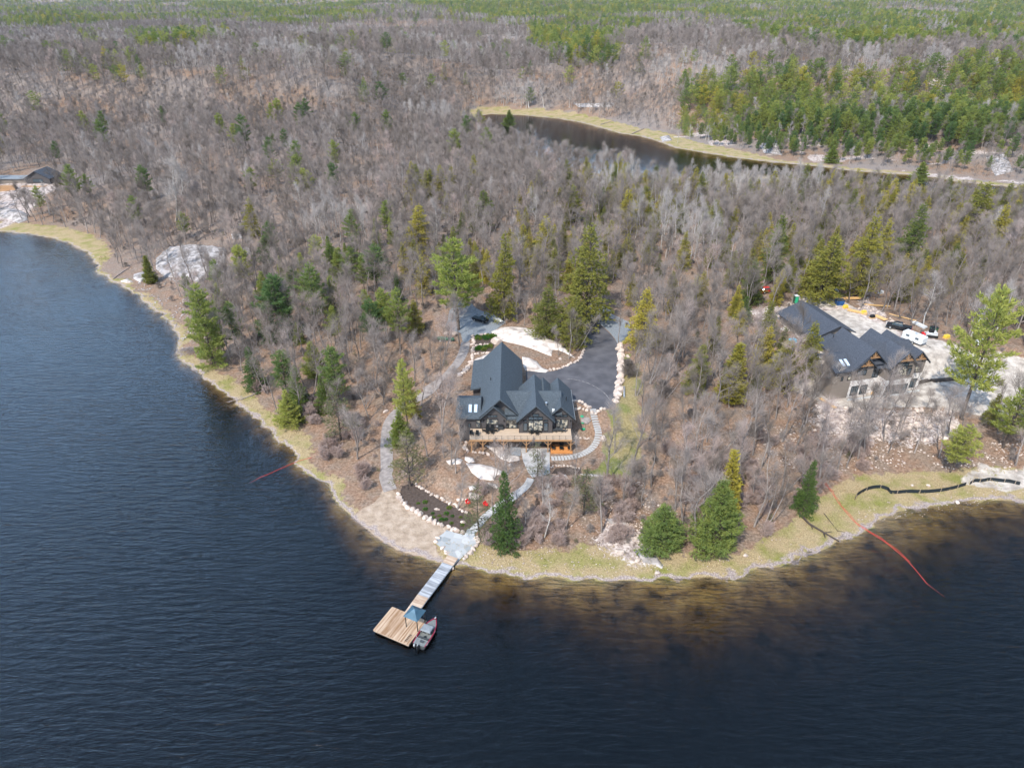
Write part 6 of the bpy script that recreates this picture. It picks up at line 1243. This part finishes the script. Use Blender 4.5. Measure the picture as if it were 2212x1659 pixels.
for i, (d, x, y, z, s, y0, a, b) in enumerate(near_b):
    zz = zone(a, b); sh = rt.random() < .05
    if sh: plant('bare_shrub', SHR[i % 3], x, y, s * rt.uniform(.7, 1.1), 'low bare shrub ' + zz, 'shrub', 'bare shrubs ' + zz, z)
    else: plant('bare_tree', BAREP[rt.randrange(8)], x, y, s, size_word(s) + ' leafless grey tree ' + zz, 'tree', size_word(s) + ' bare trees ' + zz, z, rt.uniform(.85, 1.1), tilt=rt.uniform(-.06, .06))
for i, (d, x, y, z, s, y0, a, b) in enumerate(near_c):
    k = 'hemlock' if (870 < a and 395 < b) else rt.choice(['pine', 'pine', 'youngpine', 'spruce', 'pine']); far_ = a > 1440 and b < 400
    zz = 'on the rocky hill beyond the pond' if far_ else ('beyond the pond' if b < 260 else zone(a, b)); nm = {'pine': 'pine', 'youngpine': 'pine', 'spruce': 'spruce', 'hemlock': 'hemlock'}[k]
    s2 = s * (16 if k == 'pine' else 13.5) / CH[k] * (.78 if k != 'pine' else .85); tone = {'pine': 'layered', 'youngpine': 'cone shaped', 'spruce': 'dark', 'hemlock': 'olive'}[k]
    plant(nm + '_tree', (CPB if rt.random() < .5 else CP_)[k][rt.randrange(len(CP_[k]))], x, y, s2, '%s %s %s %s' % (size_word(s), tone, nm, zz), 'evergreen tree', '%s %s %s trees %s' % (size_word(s), tone, nm, zz), z, rt.uniform(.85, 1.15))
def stuff(name, items, protos, label, cat, pick, sc_=1.0):
    """one object: every remaining tree of a kind, instanced on points"""
    me = bpy.data.meshes.new(name); me.vertices.add(len(items)); me.vertices.foreach_set('co', np.array([(t_[1], t_[2], t_[3]) for t_ in items], np.float32).ravel())
    for nm, typ, v in (('kind_index', 'INT', np.array([pick(t_) for t_ in items], np.int32)), ('size', 'FLOAT', np.array([t_[4] * sc_ for t_ in items], np.float32)), ('turn', 'FLOAT', np.array([rt.uniform(0, 6.28) for _ in items], np.float32))):
        at = me.attributes.new(nm, typ, 'POINT'); at.data.foreach_set('value', v)
    o = tag(link(name, me), label, cat, kind='stuff'); pc = bpy.data.collections.new(name + '_kinds')
    for i, p in enumerate(protos): p.name = '%s_kind_%02d' % (name, i); pc.objects.link(p)
    g = bpy.data.node_groups.new(name, 'GeometryNodeTree'); g.interface.new_socket('Geometry', in_out='INPUT', socket_type='NodeSocketGeometry'); g.interface.new_socket('Geometry', in_out='OUTPUT', socket_type='NodeSocketGeometry')
    N = g.nodes.new; L = g.links.new; gi = N('NodeGroupInput'); go = N('NodeGroupOutput'); iop = N('GeometryNodeInstanceOnPoints'); ci = N('GeometryNodeCollectionInfo'); ci.inputs[0].default_value = pc; ci.inputs[1].default_value = True; ci.inputs[2].default_value = True
    def na(n, t_): a = N('GeometryNodeInputNamedAttribute'); a.data_type = t_; a.inputs[0].default_value = n; return a.outputs[0]
    cx = N('ShaderNodeCombineXYZ'); L(na('turn', 'FLOAT'), cx.inputs[2]); mp_ = N('GeometryNodeMeshToPoints'); L(gi.outputs[0], mp_.inputs[0]); L(mp_.outputs[0], iop.inputs['Points']); L(ci.outputs[0], iop.inputs['Instance']); iop.inputs['Pick Instance'].default_value = True
    L(na('kind_index', 'INT'), iop.inputs['Instance Index']); L(cx.outputs[0], iop.inputs['Rotation']); L(na('size', 'FLOAT'), iop.inputs['Scale']); L(iop.outputs[0], go.inputs[0])
    md = o.modifiers.new('trees', 'NODES'); md.node_group = g; return o
mid_b = [t_ for t_ in far_b if t_[5] < 400]; lng_b = [t_ for t_ in far_b if t_[5] >= 400]
pn = lambda t_: fbm(t_[1] / 60., t_[2] / 45., 91, 3)
stuff('bare_woodland', mid_b + lng_b, HIB + LOWB + [PALEB, PALEM], 'endless leafless grey and mauve woodland covering the peninsula and hills', 'woodland', lambda t_: ((12 if (rt.random() < .03 or float(pn(t_)) > .70) else rt.randrange(6)) if t_[5] < 400 else (11 if (float(pn(t_)) > .66 or rt.random() < .04) else 6 + rt.randrange(5))))
HIC = [mk_joined('conifer_mid', CK[k][i], M['darkbark'], CM[k]) for k, i in (('pine', 0), ('pine', 1), ('hemlock', 0), ('hemlock', 1))]
GOLDM = [mk_joined('conifer_gold', CK['hemlock'][i], M['darkbark'], M['gold']) for i in (1, 2)]
FARB = [mk_joined('conifer_bright', conifer(40 + i, 15, k, 1, 1.45), M['darkbark'], M[m_]) for i, (k, m_) in enumerate((('pine', 'brightpine'), ('youngpine', 'brightpine'), ('pine', 'gold'), ('pine', 'brightpine')))]
stuff('evergreen_woodland', far_c, FARC + HIC + FARB + GOLDM, 'mass of far pines filling the hills toward the horizon', 'woodland', lambda t_: (rt.choice([7, 8, 13, 14]) if (t_[5] < 400 and t_[7] > 390 and t_[6] > 870) else 5 + rt.randrange(2) if t_[5] < 400 else rt.choice([0, 1, 2, 3, 4, 9, 10, 11, 12])))
hz = MB().box(-9500, 9500, -320, 11500, -10, 260).build('haze', None); hm, ht, hb = base_mat('haze'); ht.nodes.remove(hb); pv = nd(ht, 'ShaderNodeVolumePrincipled'); pv.inputs['Color'].default_value = (.80, .88, 1, 1); pv.inputs['Density'].default_value = 0.000022; pv.inputs['Anisotropy'].default_value = .2
ht.links.new(pv.outputs[0], ht.nodes['Material Output'].inputs['Volume']); hz.data.materials.append(hm); tag(hz, 'thin pale blue haze over the far hills', 'haze', kind='stuff')
print('TREES', len(near_b), len(near_c), len(far_b), len(far_c))
# undergrowth and saplings between the trunks
rn = np.random.RandomState(9); X = rn.uniform(-190, 200, 26000); Y = rn.uniform(84, 330, 26000); D = gz(X, Y, GD); ok = (D > 6.5) & (np.abs(X) < .84 * Y + 20) & (fbm(X / 7., Y / 7., 55, 2) > .42)
for poly, b in KEEP[:8] : ok &= sdf(X, Y, poly) > max(b, 0)
for poly, b in KEEP[8:]: ok &= sdf(X, Y, poly) > 0
ok &= linedist(X, Y, PATH1) > 1.6; ok &= ~((gz(X, Y, mS) > .4)); X = X[ok]; Y = Y[ok]
sap = [mk_joined('sapling', bare_tree(120 + i, 2.6, fork=.15, width=.5, ntw=2, multi=3, wig=1.5, lod=1), M['bark'], M['twig']) for i in range(3)] + [mk_joined('sapling_green', conifer(130, 2.5, 'thin', 1), M['darkbark'], M['brush'])]
stuff('undergrowth', [(0, x, y, z, rt.uniform(.35, .8)) for x, y, z in zip(X[:2000], Y[:2000], gz(X[:2000], Y[:2000]))], sap, 'low bare brush and saplings between the tree trunks', 'undergrowth', lambda t_: rt.choice([0, 1, 2, 0, 1, 2, 0, 1, 2, 3]))
# leafless thickets near the water
rn = np.random.RandomState(29); X = rn.uniform(-70, 75, 9000); Y = rn.uniform(84, 170, 9000); d_ = Y * CP - (gz(X, Y) - CAMZ) * SP; v_ = Y * SP + (gz(X, Y) - CAMZ) * CP; px = (512 + FPX * X / d_) / SC; py = (383.5 - FPX * v_ / d_) * 1659 / 767
ok = (gz(X, Y, GD) > 5) & (gz(X, Y, mS) < .3) & (fbm(X / 6., Y / 6., 57, 2) > .44); ins = np.zeros(len(X), bool)
for q_ in ([(600,860),(700,860),(830,960),(835,1050),(780,1100),(700,1030),(640,950)], [(1040,1060),(1360,1040),(1400,1200),(1060,1200)], [(1420,960),(1900,950),(1900,1030),(1760,1080),(1620,1190),(1480,1100)], [(330,700),(440,700),(560,830),(640,930),(560,900),(400,760)]): ins |= sdf(px, py, q_) < 0
ok &= ins
for poly, b in KEEP: ok &= sdf(X, Y, poly) > max(b, .5)
ok &= linedist(X, Y, PATH1) > 2.2; ok &= linedist(X, Y, [T(*c4(a_, b_))[:2] for a_, b_ in [(1390,120),(1240,310),(1010,470),(860,640)]]) > 1.8; X = X[ok][:230]; Y = Y[ok][:230]
M['warmtwig'] = twig_mat('warm_twigs', (0.30, 0.22, 0.19), (0.36, 0.28, 0.25), (0.42, 0.33, 0.30))
thick = [mk_joined('thicket', bare_tree(140 + i, 3.6, fork=.15, width=.45, ntw=2, multi=4, wig=1.4), M['bark'], M['warmtwig']) for i in range(3)]
stuff('thicket', [(0, x, y, z, rt.uniform(.45, .95)) for x, y, z in zip(X, Y, gz(X, Y))], thick, 'low pinkish leafless thickets on the slopes close to the water', 'undergrowth', lambda t_: rt.randrange(3))
# shoreline straw tufts
rn = np.random.RandomState(19); X = rn.uniform(-150, 130, 90000); Y = rn.uniform(70, 280, 90000); ok = (gz(X, Y, mS) > .5) & (gz(X, Y) > .15) & (np.abs(X) < .8 * Y + 10); X = X[ok][:11000]; Y = Y[ok][:11000]
C = np.stack([X, Y, gz(X, Y)], -1); tv, tf = leafs(C, np.tile([[0, 0, .5]], (len(C), 1)), 5, .42, .09, .5, .2, rn)
def tuftmat():
    m, t, b = base_mat('straw_tufts'); g_ = nd(t, 'ShaderNodeNewGeometry'); n = nd(t, 'ShaderNodeTexNoise'); n.inputs['Scale'].default_value = .22; n.inputs['Detail'].default_value = 4; t.links.new(g_.outputs['Position'], n.inputs['Vector'])
    rp = nd(t, 'ShaderNodeValToRGB'); e = rp.color_ramp.elements; e[0].position = .47; e[0].color = (.37, .29, .16, 1); e[1].position = .60; e[1].color = (.20, .20, .055, 1); t.links.new(n.outputs[0], rp.inputs[0]); t.links.new(rp.outputs[0], b.inputs['Base Color']); b.inputs['Roughness'].default_value = .9; return m
tag(link('straw_grass', npmesh('straw_grass', tv, tf), tuftmat()), 'pale straw and green marsh grass tufts along the shoreline', 'grass', kind='stuff')
# planted shrubs
def shrub(seed, n=60):
    rn = np.random.RandomState(seed); a = rn.normal(0, 1, (n, 3)); a /= np.linalg.norm(a, axis=1)[:, None]; a[:, 2] = np.abs(a[:, 2]); return leafs(a * .38, a, 7, .22, .07, .5, .2, rn)
SH = [npmesh('foliage', *shrub(i)) for i in range(3)]
for m_ in SH: m_.materials.append(M['shrub'])
def pshrub(p, f, s, label, group):
    x, y, z = T(*f(*p)); o = bpy.data.objects.new('garden_shrub', rt.choice(SH)); COL.objects.link(o); o.location = (x, y, z); o.scale = (s, s, s * .8); tag(o, label, 'shrub', group)
for p in [(510,380),(512,435),(478,460),(570,468),(678,470),(622,490),(675,515),(725,490),(640,520),(700,425),(790,500),(805,560),(575,500),(720,545),(455,390)]: pshrub(p, c4, rt.uniform(.7, 1.1), 'small yellow green tuft planted in the dark mulch bed', 'tufts in the mulch bed')
for p in [(485,365),(480,345),(540,350),(575,340),(600,350),(620,345),(555,365)]: pshrub(p, c1, rt.uniform(1.5, 2.0), 'dark green shrub in the upper terrace bed behind the house', 'shrubs in the upper terrace bed')
for p in [(480,455),(500,445),(535,460),(555,435),(585,440),(590,425)]: pshrub(p, c1, rt.uniform(1.4, 1.9), 'bright green shrub in the lower terrace bed behind the house', 'shrubs in the lower terrace bed')
